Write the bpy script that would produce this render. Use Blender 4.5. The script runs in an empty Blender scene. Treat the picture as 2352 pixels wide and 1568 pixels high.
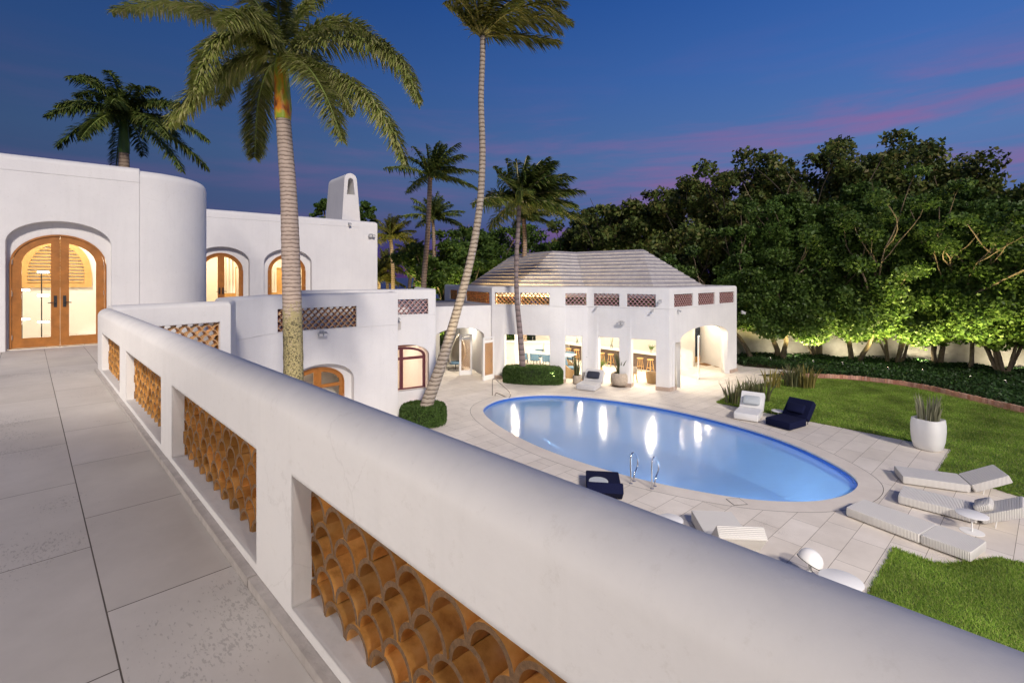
import bpy, bmesh, math, random
import numpy as np
from mathutils import Vector, Matrix, geometry
random.seed(7); RNG = np.random.default_rng(7)
R = math.radians
S = bpy.context.scene
C = S.collection

# ---------------------------------------------------------------- camera
CAMZ = 5.0
F, CX, HY = 1129.0, 1176.0, 636.6          # focal length, centre column and horizon row of the photograph (2352 px wide)
cam_d = bpy.data.cameras.new('camera'); cam = bpy.data.objects.new('camera', cam_d); C.objects.link(cam)
cam.location = (0, 0, CAMZ); cam.rotation_euler = (R(90), 0, 0)
cam_d.sensor_width = 36; cam_d.lens = F/2352*36; cam_d.shift_y = -(784-HY)/2352
cam_d.clip_start = 0.05; cam_d.clip_end = 6000
S.camera = cam
S.view_settings.view_transform = 'Standard'; S.view_settings.look = 'None'
S.view_settings.exposure = 0; S.view_settings.gamma = 1; S.view_settings.use_curve_mapping = False
S.cycles.max_bounces = 6; S.cycles.transparent_max_bounces = 12
S.cycles.sample_clamp_indirect = 4; S.cycles.sample_clamp_direct = 0
S.cycles.caustics_reflective = False; S.cycles.caustics_refractive = False
S.cycles.use_denoising = True

def G(x, y, z=0.0):
    "photo column,row -> the point at height z"
    Y = (CAMZ-z)*F/(y-HY); return Vector(((x-CX)/F*Y, Y, z))
def D(x, y, Y):
    "photo column,row -> the point at distance Y"
    return Vector(((x-CX)/F*Y, Y, CAMZ-(y-HY)/F*Y))

# ---------------------------------------------------------------- world: dusk sky
W = bpy.data.worlds.new('World'); S.world = W; W.use_nodes = True
nt = W.node_tree; nt.nodes.clear()
def N(nt, typ, **kw):
    n = nt.nodes.new(typ)
    for k, v in kw.items():
        if k in ('inp',):
            for a, b in v.items(): n.inputs[a].default_value = b
        else: setattr(n, k, v)
    return n
def ramp(n, stops, interp='LINEAR'):
    cr = n.color_ramp; cr.interpolation = interp
    while len(cr.elements) > 1: cr.elements.remove(cr.elements[0])
    cr.elements[0].position = stops[0][0]; cr.elements[0].color = (*stops[0][1], 1)
    for p, c in stops[1:]:
        e = cr.elements.new(p); e.color = (*c, 1)
def srgb(r, g, b):
    f = lambda c: ((c/255+0.055)/1.055)**2.4 if c > 10 else c/255/12.92
    return (f(r), f(g), f(b))
L = nt.links.new
tc = N(nt, 'ShaderNodeTexCoord'); sep = N(nt, 'ShaderNodeSeparateXYZ'); L(tc.outputs['Generated'], sep.inputs[0])
r1 = N(nt, 'ShaderNodeValToRGB'); L(sep.outputs['Z'], r1.inputs[0])
ramp(r1, [(0.0, srgb(56, 44, 104)), (0.05, srgb(72, 62, 126)), (0.12, srgb(84, 104, 154)), (0.22, srgb(80, 112, 164)),
          (0.36, srgb(60, 100, 166)), (0.50, srgb(40, 84, 156)), (1.0, srgb(10, 40, 110))])
# a little darker to the west (left), lighter to the right
mr = N(nt, 'ShaderNodeMapRange', inp={'From Min': -0.7, 'From Max': 0.6, 'To Min': 0.52, 'To Max': 1.15}); L(sep.outputs['X'], mr.inputs[0])
mul = N(nt, 'ShaderNodeVectorMath', operation='SCALE'); L(r1.outputs[0], mul.inputs[0]); L(mr.outputs[0], mul.inputs['Scale'])
mp = N(nt, 'ShaderNodeMapping'); mp.inputs['Scale'].default_value = (1.5, 1.5, 12); mp.inputs['Location'].default_value = (5.3, 2.4, 2.95); mp.inputs['Rotation'].default_value = (0, R(-1.5), 0)
L(tc.outputs['Generated'], mp.inputs[0])
nz = N(nt, 'ShaderNodeTexNoise', inp={'Scale': 1.7, 'Detail': 6, 'Roughness': 0.58, 'Distortion': 0.25}); L(mp.outputs[0], nz.inputs[0])
rc = N(nt, 'ShaderNodeValToRGB'); L(nz.outputs['Fac'], rc.inputs[0]); ramp(rc, [(0.44, (0, 0, 0)), (0.76, (.9, .9, .9))], 'EASE')
band = N(nt, 'ShaderNodeValToRGB'); L(sep.outputs['Z'], band.inputs[0]); ramp(band, [(0.0, (.8,)*3), (0.10, (.85,)*3), (0.20, (.8,)*3), (0.29, (.55,)*3), (0.34, (.10,)*3), (0.45, (0.0,)*3)], 'EASE')
mx = N(nt, 'ShaderNodeMapRange', inp={'From Min': -0.5, 'From Max': 0.62, 'To Min': 0.16, 'To Max': 1.0}); L(sep.outputs['X'], mx.inputs[0])
m1 = N(nt, 'ShaderNodeMath', operation='MULTIPLY'); L(rc.outputs[0], m1.inputs[0]); L(band.outputs[0], m1.inputs[1])
m2 = N(nt, 'ShaderNodeMath', operation='MULTIPLY'); L(m1.outputs[0], m2.inputs[0]); L(mx.outputs[0], m2.inputs[1])
mixc = N(nt, 'ShaderNodeMixRGB'); L(m2.outputs[0], mixc.inputs[0]); L(mul.outputs[0], mixc.inputs[1]); mixc.inputs[2].default_value = (*srgb(158, 96, 148), 1)
bg = N(nt, 'ShaderNodeBackground'); L(mixc.outputs[0], bg.inputs[0]); bg.inputs['Strength'].default_value = 1.0
wo = N(nt, 'ShaderNodeOutputWorld'); L(bg.outputs[0], wo.inputs[0])

# ---------------------------------------------------------------- main light: soft, from behind the camera on the right
SUN_AZ, SUN_EL = R(24), R(34)        # azimuth measured from straight behind the camera towards the right
sd = bpy.data.lights.new('sun', 'SUN'); sd.energy = 2.85; sd.angle = R(7); sd.color = (1.0, 0.89, 0.79)
sun = bpy.data.objects.new('sun', sd); C.objects.link(sun)
src = Vector((math.sin(SUN_AZ)*math.cos(SUN_EL), -math.cos(SUN_AZ)*math.cos(SUN_EL), math.sin(SUN_EL)))
sun.rotation_euler = (-src).to_track_quat('-Z', 'Y').to_euler()

def lamp(kind, loc, energy, color=(1, .85, .65), size=0.5, target=None, spot=60, blend=0.6, sy=None):
    d = bpy.data.lights.new('lamp_light', kind); d.energy = energy; d.color = color
    if kind == 'AREA':
        d.size = size
        if sy: d.shape = 'RECTANGLE'; d.size_y = sy
    else: d.shadow_soft_size = size
    if kind == 'SPOT': d.spot_size = R(spot); d.spot_blend = blend
    o = bpy.data.objects.new('lamp_light', d); C.objects.link(o); o.location = loc
    if target is not None: o.rotation_euler = (Vector(target)-Vector(loc)).to_track_quat('-Z', 'Y').to_euler()
    return o
WARM = (1, .78, .5)

# ---------------------------------------------------------------- materials
MATS = {}
def mat(name):
    m = bpy.data.materials.new(name); m.use_nodes = True; n = m.node_tree; n.nodes.clear()
    out = n.nodes.new('ShaderNodeOutputMaterial'); MATS[name] = m
    return m, n, out
def prin(name, col, rough=0.6, metal=0.0, var=0.0, vscale=3.0, bump=0.0, bscale=30.0, bevel=0.0, spec=0.5, col2=None, sub=0):
    m, n, out = mat(name); l = n.links.new
    p = N(n, 'ShaderNodeBsdfPrincipled', inp={'Base Color': (*col, 1), 'Roughness': rough, 'Metallic': metal, 'Specular IOR Level': spec})
    tc = N(n, 'ShaderNodeTexCoord')
    if var or col2:
        nz = N(n, 'ShaderNodeTexNoise', inp={'Scale': vscale, 'Detail': 6, 'Roughness': 0.62}); l(tc.outputs['Object'], nz.inputs[0])
        rp = N(n, 'ShaderNodeValToRGB'); l(nz.outputs['Fac'], rp.inputs[0])
        c2 = col2 or tuple(c*(1-var) for c in col)
        ramp(rp, [(0.3, c2), (0.68, col)]); l(rp.outputs[0], p.inputs['Base Color'])
    nrm = None
    if bevel:
        bv = N(n, 'ShaderNodeBevel', samples=3, inp={'Radius': bevel}); nrm = bv.outputs[0]
    if bump:
        nb = N(n, 'ShaderNodeTexNoise', inp={'Scale': bscale, 'Detail': 4, 'Roughness': 0.6}); l(tc.outputs['Object'], nb.inputs[0])
        b = N(n, 'ShaderNodeBump', inp={'Strength': bump, 'Distance': 0.02}); l(nb.outputs['Fac'], b.inputs['Height'])
        if nrm: l(nrm, b.inputs['Normal'])
        nrm = b.outputs[0]
    if nrm: l(nrm, p.inputs['Normal'])
    l(p.outputs[0], out.inputs[0])
    return m
def plaster_mat():
    m, n, out = mat('plaster'); l = n.links.new; tc = N(n, 'ShaderNodeTexCoord')
    def noise(sc, vec=(1, 1, 1), det=6, ro=.6):
        mp = N(n, 'ShaderNodeMapping'); mp.inputs['Scale'].default_value = vec; l(tc.outputs['Object'], mp.inputs[0])
        z = N(n, 'ShaderNodeTexNoise', inp={'Scale': sc, 'Detail': det, 'Roughness': ro}); l(mp.outputs[0], z.inputs[0]); return z.outputs['Fac']
    r1 = N(n, 'ShaderNodeValToRGB'); l(noise(.8), r1.inputs[0]); ramp(r1, [(.3, (.755, .745, .735)), (.7, (.83, .82, .80))])
    r2 = N(n, 'ShaderNodeValToRGB'); l(noise(2.2, (3.2, 3.2, .22), 7, .7), r2.inputs[0]); ramp(r2, [(.28, (.90, .90, .89)), (.5, (1, 1, 1))])
    r3 = N(n, 'ShaderNodeValToRGB'); l(noise(14, (1, 1, 1), 9, .8), r3.inputs[0]); ramp(r3, [(.34, (.88, .87, .85)), (.44, (1, 1, 1))])
    a = N(n, 'ShaderNodeMixRGB', blend_type='MULTIPLY', inp={0: .38}); l(r1.outputs[0], a.inputs[1]); l(r2.outputs[0], a.inputs[2])
    b_ = N(n, 'ShaderNodeMixRGB', blend_type='MULTIPLY', inp={0: .6}); l(a.outputs[0], b_.inputs[1]); l(r3.outputs[0], b_.inputs[2])
    vo = N(n, 'ShaderNodeTexVoronoi', feature='DISTANCE_TO_EDGE', inp={'Scale': .8}); wm = N(n, 'ShaderNodeMixRGB', blend_type='ADD', inp={0: .12}); l(tc.outputs['Object'], wm.inputs[1]); 
    wz = N(n, 'ShaderNodeTexNoise', inp={'Scale': 4, 'Detail': 6, 'Roughness': .7}); l(tc.outputs['Object'], wz.inputs[0]); l(wz.outputs['Color'], wm.inputs[2]); l(wm.outputs[0], vo.inputs['Vector'])
    cr = N(n, 'ShaderNodeValToRGB'); l(vo.outputs['Distance'], cr.inputs[0]); ramp(cr, [(0, (.88, .875, .87)), (.0022, (1, 1, 1))])
    ck = N(n, 'ShaderNodeValToRGB'); l(noise(.7, (1, 1, 1), 2), ck.inputs[0]); ramp(ck, [(.55, (0, 0, 0)), (.60, (.6, .6, .6))])
    b0 = b_; b_ = N(n, 'ShaderNodeMixRGB', blend_type='MULTIPLY'); l(ck.outputs[0], b_.inputs[0]); l(b0.outputs[0], b_.inputs[1]); l(cr.outputs[0], b_.inputs[2])
    # patchy grey painted on upward-facing copings, standing in for their weaker light
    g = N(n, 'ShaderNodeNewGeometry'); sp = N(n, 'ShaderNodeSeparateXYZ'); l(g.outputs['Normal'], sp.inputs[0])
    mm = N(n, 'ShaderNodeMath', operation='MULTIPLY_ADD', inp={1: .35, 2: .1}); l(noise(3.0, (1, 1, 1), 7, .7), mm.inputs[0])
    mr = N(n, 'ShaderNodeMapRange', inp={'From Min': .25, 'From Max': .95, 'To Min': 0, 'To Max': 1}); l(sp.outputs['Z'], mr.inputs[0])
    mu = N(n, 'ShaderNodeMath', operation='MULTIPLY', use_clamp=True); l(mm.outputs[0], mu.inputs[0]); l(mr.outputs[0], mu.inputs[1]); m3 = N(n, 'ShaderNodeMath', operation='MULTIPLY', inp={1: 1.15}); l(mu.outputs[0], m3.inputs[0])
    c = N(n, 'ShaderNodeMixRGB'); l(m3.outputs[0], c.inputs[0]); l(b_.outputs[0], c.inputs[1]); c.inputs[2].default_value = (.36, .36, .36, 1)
    p = N(n, 'ShaderNodeBsdfPrincipled', inp={'Roughness': .85, 'Specular IOR Level': .2}); l(c.outputs[0], p.inputs['Base Color'])
    bv = N(n, 'ShaderNodeBevel', samples=3, inp={'Radius': .025})
    b1 = N(n, 'ShaderNodeBump', inp={'Strength': .35, 'Distance': .02}); l(noise(5, (1, 1, 1), 3), b1.inputs['Height']); l(bv.outputs[0], b1.inputs['Normal'])
    b2 = N(n, 'ShaderNodeBump', inp={'Strength': .16, 'Distance': .004}); l(noise(60, (1, 1, .5), 5, .7), b2.inputs['Height']); l(b1.outputs[0], b2.inputs['Normal'])
    l(b2.outputs[0], p.inputs['Normal']); l(p.outputs[0], out.inputs[0]); return m
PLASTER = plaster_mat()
PLASTER_IN = prin('inner_plaster', (.80, .76, .70), .85, var=.05, spec=.2)
TRIM = prin('pink_stone', (.52, .40, .32), .7, var=.25, vscale=6)
def tile_mat():
    m, n, out = mat('terracotta_glaze'); l = n.links.new; tc = N(n, 'ShaderNodeTexCoord'); g = N(n, 'ShaderNodeNewGeometry')
    z = N(n, 'ShaderNodeTexNoise', inp={'Scale': 11, 'Detail': 7, 'Roughness': .65}); l(tc.outputs['Object'], z.inputs[0])
    r = N(n, 'ShaderNodeValToRGB'); l(z.outputs['Fac'], r.inputs[0]); ramp(r, [(.3, (.44, .19, .045)), (.5, (.72, .37, .10)), (.72, (.86, .50, .18))])
    k = N(n, 'ShaderNodeMapRange', inp={'To Min': .62, 'To Max': 1.15}); l(g.outputs['Random Per Island'], k.inputs[0]); s = N(n, 'ShaderNodeVectorMath', operation='SCALE'); l(r.outputs[0], s.inputs[0]); l(k.outputs[0], s.inputs['Scale'])
    p = N(n, 'ShaderNodeBsdfPrincipled', inp={'Roughness': .3}); l(s.outputs[0], p.inputs['Base Color']); b = N(n, 'ShaderNodeBump', inp={'Strength': .3, 'Distance': .006}); l(z.outputs['Fac'], b.inputs['Height']); l(b.outputs[0], p.inputs['Normal']); l(p.outputs[0], out.inputs[0]); return m
TILE = tile_mat()
RIM = prin('terracotta_rim', (.27, .155, .075), .85, var=.5, vscale=60, bump=.5, bscale=220)
RIM_L = prin('pale_terracotta_rim', (.66, .40, .20), .8, var=.25)
TILE_R = prin('red_terracotta', (.30, .12, .10), .6, var=.4, vscale=7)
RIM_R = prin('pink_terracotta_rim', (.72, .47, .45), .8, var=.2)
WOOD = prin('varnished_wood', (.50, .19, .035), .35, var=.35, vscale=5, bump=.05)
WOOD_L = prin('light_wood', (.62, .36, .12), .5, var=.25, vscale=8)
MAHOG = prin('dark_red_wood', (.16, .045, .05), .35, var=.3)
DARK = prin('dark_metal', (.05, .05, .05), .4, metal=.6)
STEEL = prin('polished_steel', (.72, .73, .75), .14, metal=1.0)
WHITE = prin('white_paint', (.80, .80, .79), .5, var=.04)
GREYPAD = prin('pale_grey_padding', (.60, .60, .61), .85, var=.08, vscale=8)
LAMPW = prin('fixture_grey', (.45, .46, .47), .5)
NAVY = prin('navy_fabric', (.010, .013, .045), .95, var=.3, vscale=50, spec=.1)
CUSHD = prin('dark_cushion', (.03, .035, .06), .9, var=.3, vscale=40)
CUSHL = prin('pale_cushion', (.50, .54, .56), .9, var=.1, vscale=20)
BLUE = prin('blue_fabric', (.12, .22, .32), .85, var=.2, vscale=20)
STONE_POT = prin('stone_pot', (.55, .47, .38), .9, var=.3, vscale=12, bump=.3)
WICKER = prin('wicker', (.48, .32, .16), .8, var=.4, vscale=60, bump=.8, bscale=90)
BRICK = prin('brick', (.42, .19, .12), .85, var=.45, vscale=7, bump=.4, bscale=60)
SOIL = prin('soil', (.09, .06, .035), .95, var=.5, vscale=8, bump=.6)
RED = prin('red_plastic', (.30, .02, .03), .5)
RUG = prin('doormat', (.30, .15, .05), .95, var=.4, vscale=30)
BARK = prin('bark', (.26, .20, .13), .9, var=.5, vscale=7, bump=.6, bscale=22)
BARK_D = prin('dark_bark', (.10, .08, .06), .9, var=.5, vscale=7, bump=.6)

def rattan_mat():
    m, n, out = mat('white_rattan'); l = n.links.new
    tc = N(n, 'ShaderNodeTexCoord')
    wv = N(n, 'ShaderNodeTexWave', wave_type='BANDS', bands_direction='X', inp={'Scale': 14, 'Distortion': .3}); l(tc.outputs['Object'], wv.inputs[0])
    w2 = N(n, 'ShaderNodeTexWave', wave_type='BANDS', bands_direction='Y', inp={'Scale': 14, 'Distortion': .3}); l(tc.outputs['Object'], w2.inputs[0])
    w3 = N(n, 'ShaderNodeTexWave', wave_type='BANDS', bands_direction='Z', inp={'Scale': 14, 'Distortion': .3}); l(tc.outputs['Object'], w3.inputs[0])
    a = N(n, 'ShaderNodeMath', operation='MULTIPLY'); l(w2.outputs['Fac'], a.inputs[0]); l(w3.outputs['Fac'], a.inputs[1])
    s = N(n, 'ShaderNodeMath', operation='ADD'); l(wv.outputs['Fac'], s.inputs[0]); l(a.outputs[0], s.inputs[1])
    rp = N(n, 'ShaderNodeValToRGB'); l(s.outputs[0], rp.inputs[0]); ramp(rp, [(0.0, (.60, .58, .54)), (0.5, (.80, .78, .74))])
    b = N(n, 'ShaderNodeBump', inp={'Strength': .8, 'Distance': .012}); l(s.outputs[0], b.inputs['Height'])
    p = N(n, 'ShaderNodeBsdfPrincipled', inp={'Roughness': .7}); l(rp.outputs[0], p.inputs['Base Color']); l(b.outputs[0], p.inputs['Normal'])
    l(p.outputs[0], out.inputs[0]); return m
RATTAN = rattan_mat()

def stone_mat(name, c1, c2, rot, w, h, mortar, off=(0, 0), pits=1.0, msize=.006, fade=True):
    m, n, out = mat(name); l = n.links.new
    tc = N(n, 'ShaderNodeTexCoord'); mp = N(n, 'ShaderNodeMapping'); mp.inputs['Rotation'].default_value = (0, 0, rot); mp.inputs['Location'].default_value = (off[0], off[1], 0)
    l(tc.outputs['Object'], mp.inputs[0])
    br = N(n, 'ShaderNodeTexBrick', offset=.37, inp={'Scale': 1, 'Mortar Size': msize, 'Brick Width': w, 'Row Height': h, 'Mortar Smooth': .3, 'Bias': 0,
        'Color1': (1, 1, 1, 1), 'Color2': (.90, .89, .875, 1), 'Mortar': (*mortar, 1)}); l(mp.outputs[0], br.inputs[0])
    n1 = N(n, 'ShaderNodeTexNoise', inp={'Scale': 1.3, 'Detail': 8, 'Roughness': .65}); l(mp.outputs[0], n1.inputs[0])
    r1 = N(n, 'ShaderNodeValToRGB'); l(n1.outputs['Fac'], r1.inputs[0]); ramp(r1, [(.3, c2), (.7, c1)])
    mp2 = N(n, 'ShaderNodeMapping'); mp2.inputs['Scale'].default_value = (30, 75, 1); l(mp.outputs[0], mp2.inputs[0])
    n2 = N(n, 'ShaderNodeTexNoise', inp={'Scale': 1.0, 'Detail': 3, 'Roughness': .6}); l(mp2.outputs[0], n2.inputs[0])
    n3 = N(n, 'ShaderNodeTexNoise', inp={'Scale': 1.1, 'Detail': 2}); l(mp.outputs[0], n3.inputs[0])
    mm = N(n, 'ShaderNodeMath', operation='MULTIPLY'); l(n2.outputs['Fac'], mm.inputs[0]); l(n3.outputs['Fac'], mm.inputs[1])
    rp = N(n, 'ShaderNodeValToRGB'); l(mm.outputs[0], rp.inputs[0]); ramp(rp, [(.375, (1, 1, 1)), (.41, (1-.62*pits,)*3)])
    a = N(n, 'ShaderNodeMixRGB', blend_type='MULTIPLY', inp={0: 1}); l(r1.outputs[0], a.inputs[1]); l(br.outputs['Color'], a.inputs[2])
    c = N(n, 'ShaderNodeMixRGB', blend_type='MULTIPLY', inp={0: 1}); l(a.outputs[0], c.inputs[1]); l(rp.outputs[0], c.inputs[2])
    p = N(n, 'ShaderNodeBsdfPrincipled', inp={'Roughness': .62, 'Specular IOR Level': .35}); l(c.outputs[0], p.inputs['Base Color'])
    ad = N(n, 'ShaderNodeMath', operation='SUBTRACT'); l(rp.outputs[0], ad.inputs[0]); l(br.outputs['Fac'], ad.inputs[1])
    b = N(n, 'ShaderNodeBump', inp={'Strength': .35, 'Distance': .01}); l(ad.outputs[0], b.inputs['Height']); l(b.outputs[0], p.inputs['Normal'])
    l(p.outputs[0], out.inputs[0]); return m
DECK = stone_mat('travertine_deck', (.82, .76, .68), (.68, .625, .55), R(-42), 1.05, .53, (.30, .27, .24), pits=.45, msize=.005)
COPING = stone_mat('travertine_coping', (.78, .72, .64), (.66, .60, .53), R(20), 40, 40, (.2, .18, .15), pits=.3, msize=.0)
TERR = stone_mat('travertine_terrace', (.64, .605, .56), (.52, .49, .45), R(45.4), 1.28, .655, (.17, .15, .13), off=(0, -.27), pits=.38, msize=.0038)

def leaf_mat(name, cols, trans=.35, rough=.5, yel=None):
    m, n, out = mat(name); l = n.links.new
    g = N(n, 'ShaderNodeNewGeometry'); rp = N(n, 'ShaderNodeValToRGB'); l(g.outputs['Random Per Island'], rp.inputs[0])
    k = len(cols); ramp(rp, [(i/max(1, k-1), c) for i, c in enumerate(cols)])
    tc = N(n, 'ShaderNodeTexCoord'); nz = N(n, 'ShaderNodeTexNoise', inp={'Scale': .8, 'Detail': 3}); l(tc.outputs['Object'], nz.inputs[0])
    mr = N(n, 'ShaderNodeMapRange', inp={'From Min': .3, 'From Max': .7, 'To Min': .6, 'To Max': 1.35}); l(nz.outputs['Fac'], mr.inputs[0])
    sc = N(n, 'ShaderNodeVectorMath', operation='SCALE'); l(rp.outputs[0], sc.inputs[0]); l(mr.outputs[0], sc.inputs['Scale'])
    p = N(n, 'ShaderNodeBsdfPrincipled', inp={'Roughness': rough, 'Specular IOR Level': .3}); l(sc.outputs[0], p.inputs['Base Color'])
    t = N(n, 'ShaderNodeBsdfTranslucent'); l(sc.outputs[0], t.inputs[0])
    mx = N(n, 'ShaderNodeMixShader', inp={0: trans}); l(p.outputs[0], mx.inputs[1]); l(t.outputs[0], mx.inputs[2]); l(mx.outputs[0], out.inputs[0])
    return m
LEAF = leaf_mat('sea_grape_leaf', [(.055, .085, .018), (.095, .14, .03), (.14, .18, .042), (.21, .18, .06)], .3)
LEAF2 = leaf_mat('broad_leaf', [(.045, .09, .018), (.08, .15, .028), (.13, .20, .04)], .3)
HEDGE = leaf_mat('hedge_leaf', [(.05, .10, .02), (.08, .15, .03), (.11, .18, .045)], .25)
COVER = leaf_mat('ground_cover_leaf', [(.02, .05, .015), (.035, .08, .02), (.05, .10, .03)], .2)
PALM = leaf_mat('palm_leaf', [(.18, .23, .05), (.28, .31, .08), (.42, .40, .18)], .38)
PALM_D = leaf_mat('dark_palm_leaf', [(.06, .11, .025), (.12, .17, .035), (.22, .24, .06)], .38)
PALM_Y = leaf_mat('yellow_palm_leaf', [(.12, .15, .03), (.22, .22, .04), (.30, .26, .07)], .4)
SNAKE = leaf_mat('snake_plant_leaf', [(.07, .09, .04), (.12, .13, .06), (.2, .19, .09)], .1)
SNAKE_Y = leaf_mat('yellow_snake_leaf', [(.14, .13, .04), (.26, .22, .05), (.3, .27, .1)], .15)
GRASS = leaf_mat('grass_blade', [(.12, .23, .02), (.19, .33, .035), (.29, .42, .07), (.34, .36, .11)], .3, .7)
LAWN = prin('lawn_soil', (.10, .17, .03), .95, var=.4, vscale=4)
GROUND = prin('garden_ground', (.035, .05, .02), .95, var=.4, vscale=1)

def trunk_mat(name, c1, c2, ring, lichen=None):
    m, n, out = mat(name); l = n.links.new
    tc = N(n, 'ShaderNodeTexCoord')
    wv = N(n, 'ShaderNodeTexWave', wave_type='BANDS', bands_direction='Z', wave_profile='SAW', inp={'Scale': ring, 'Distortion': 2.2, 'Detail': 3, 'Detail Scale': 2.5}); l(tc.outputs['Object'], wv.inputs[0])
    nz = N(n, 'ShaderNodeTexNoise', inp={'Scale': 7, 'Detail': 6, 'Roughness': .7}); l(tc.outputs['Object'], nz.inputs[0])
    mm = N(n, 'ShaderNodeMath', operation='MULTIPLY'); l(wv.outputs['Fac'], mm.inputs[0]); l(nz.outputs['Fac'], mm.inputs[1])
    rp = N(n, 'ShaderNodeValToRGB'); l(mm.outputs[0], rp.inputs[0]); ramp(rp, [(.02, c2), (.22, c1), (.6, tuple(min(1, c*1.25) for c in c1))])
    colo = rp.outputs[0]
    if lichen:
        n2 = N(n, 'ShaderNodeTexNoise', inp={'Scale': 16, 'Detail': 8, 'Roughness': .8}); l(tc.outputs['Object'], n2.inputs[0])
        sp = N(n, 'ShaderNodeSeparateXYZ'); l(tc.outputs['Object'], sp.inputs[0])
        mr = N(n, 'ShaderNodeMapRange', inp={'From Min': lichen[0], 'From Max': lichen[1], 'To Min': .12, 'To Max': -.35}); l(sp.outputs['Z'], mr.inputs[0])
        ad = N(n, 'ShaderNodeMath', operation='ADD'); l(n2.outputs['Fac'], ad.inputs[0]); l(mr.outputs[0], ad.inputs[1])
        r2 = N(n, 'ShaderNodeValToRGB'); l(ad.outputs[0], r2.inputs[0]); ramp(r2, [(.48, (0, 0, 0)), (.56, (1, 1, 1))])
        mx = N(n, 'ShaderNodeMixRGB'); l(r2.outputs[0], mx.inputs[0]); l(colo, mx.inputs[1]); mx.inputs[2].default_value = (.36, .32, .17, 1)
        n3 = N(n, 'ShaderNodeTexNoise', inp={'Scale': 28, 'Detail': 6, 'Roughness': .8}); l(tc.outputs['Object'], n3.inputs[0])
        ad3 = N(n, 'ShaderNodeMath', operation='ADD'); l(n3.outputs['Fac'], ad3.inputs[0]); l(mr.outputs[0], ad3.inputs[1])
        r3 = N(n, 'ShaderNodeValToRGB'); l(ad3.outputs[0], r3.inputs[0]); ramp(r3, [(.62, (0, 0, 0)), (.68, (1, 1, 1))])
        mx3 = N(n, 'ShaderNodeMixRGB'); l(r3.outputs[0], mx3.inputs[0]); l(mx.outputs[0], mx3.inputs[1]); mx3.inputs[2].default_value = (.05, .045, .035, 1)
        colo = mx3.outputs[0]
    p = N(n, 'ShaderNodeBsdfPrincipled', inp={'Roughness': .8, 'Specular IOR Level': .2}); l(colo, p.inputs['Base Color'])
    b = N(n, 'ShaderNodeBump', inp={'Strength': .7, 'Distance': .02}); l(mm.outputs[0], b.inputs['Height']); l(b.outputs[0], p.inputs['Normal'])
    l(p.outputs[0], out.inputs[0]); return m
TRUNK_R = trunk_mat('royal_palm_trunk', (.44, .36, .31), (.15, .11, .09), 4.0, (4.1, 5.2))
TRUNK_C = trunk_mat('coconut_trunk', (.42, .36, .29), (.10, .07, .05), 2.2)
TRUNK_D = trunk_mat('far_palm_trunk', (.30, .23, .17), (.14, .10, .07), 2.0)
def shaft_mat():
    m, n, out = mat('crownshaft'); l = n.links.new; tc = N(n, 'ShaderNodeTexCoord'); mp = N(n, 'ShaderNodeMapping'); mp.inputs['Scale'].default_value = (6, 6, 1.6); l(tc.outputs['Object'], mp.inputs[0])
    z = N(n, 'ShaderNodeTexNoise', inp={'Scale': 1.1, 'Detail': 5, 'Roughness': .55, 'Distortion': .6}); l(mp.outputs[0], z.inputs[0])
    r = N(n, 'ShaderNodeValToRGB'); l(z.outputs['Fac'], r.inputs[0]); ramp(r, [(.30, (.16, .05, .015)), (.40, (.60, .19, .02)), (.50, (.52, .36, .03)), (.58, (.28, .36, .03)), (.75, (.16, .26, .03))])
    p = N(n, 'ShaderNodeBsdfPrincipled', inp={'Roughness': .38}); l(r.outputs[0], p.inputs['Base Color']); b = N(n, 'ShaderNodeBump', inp={'Strength': .5, 'Distance': .02}); l(z.outputs['Fac'], b.inputs['Height']); l(b.outputs[0], p.inputs['Normal']); l(p.outputs[0], out.inputs[0]); return m
SHAFT = shaft_mat()
SHAFT_G = prin('green_crownshaft', (.12, .22, .03), .45, var=.5, vscale=3)

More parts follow.
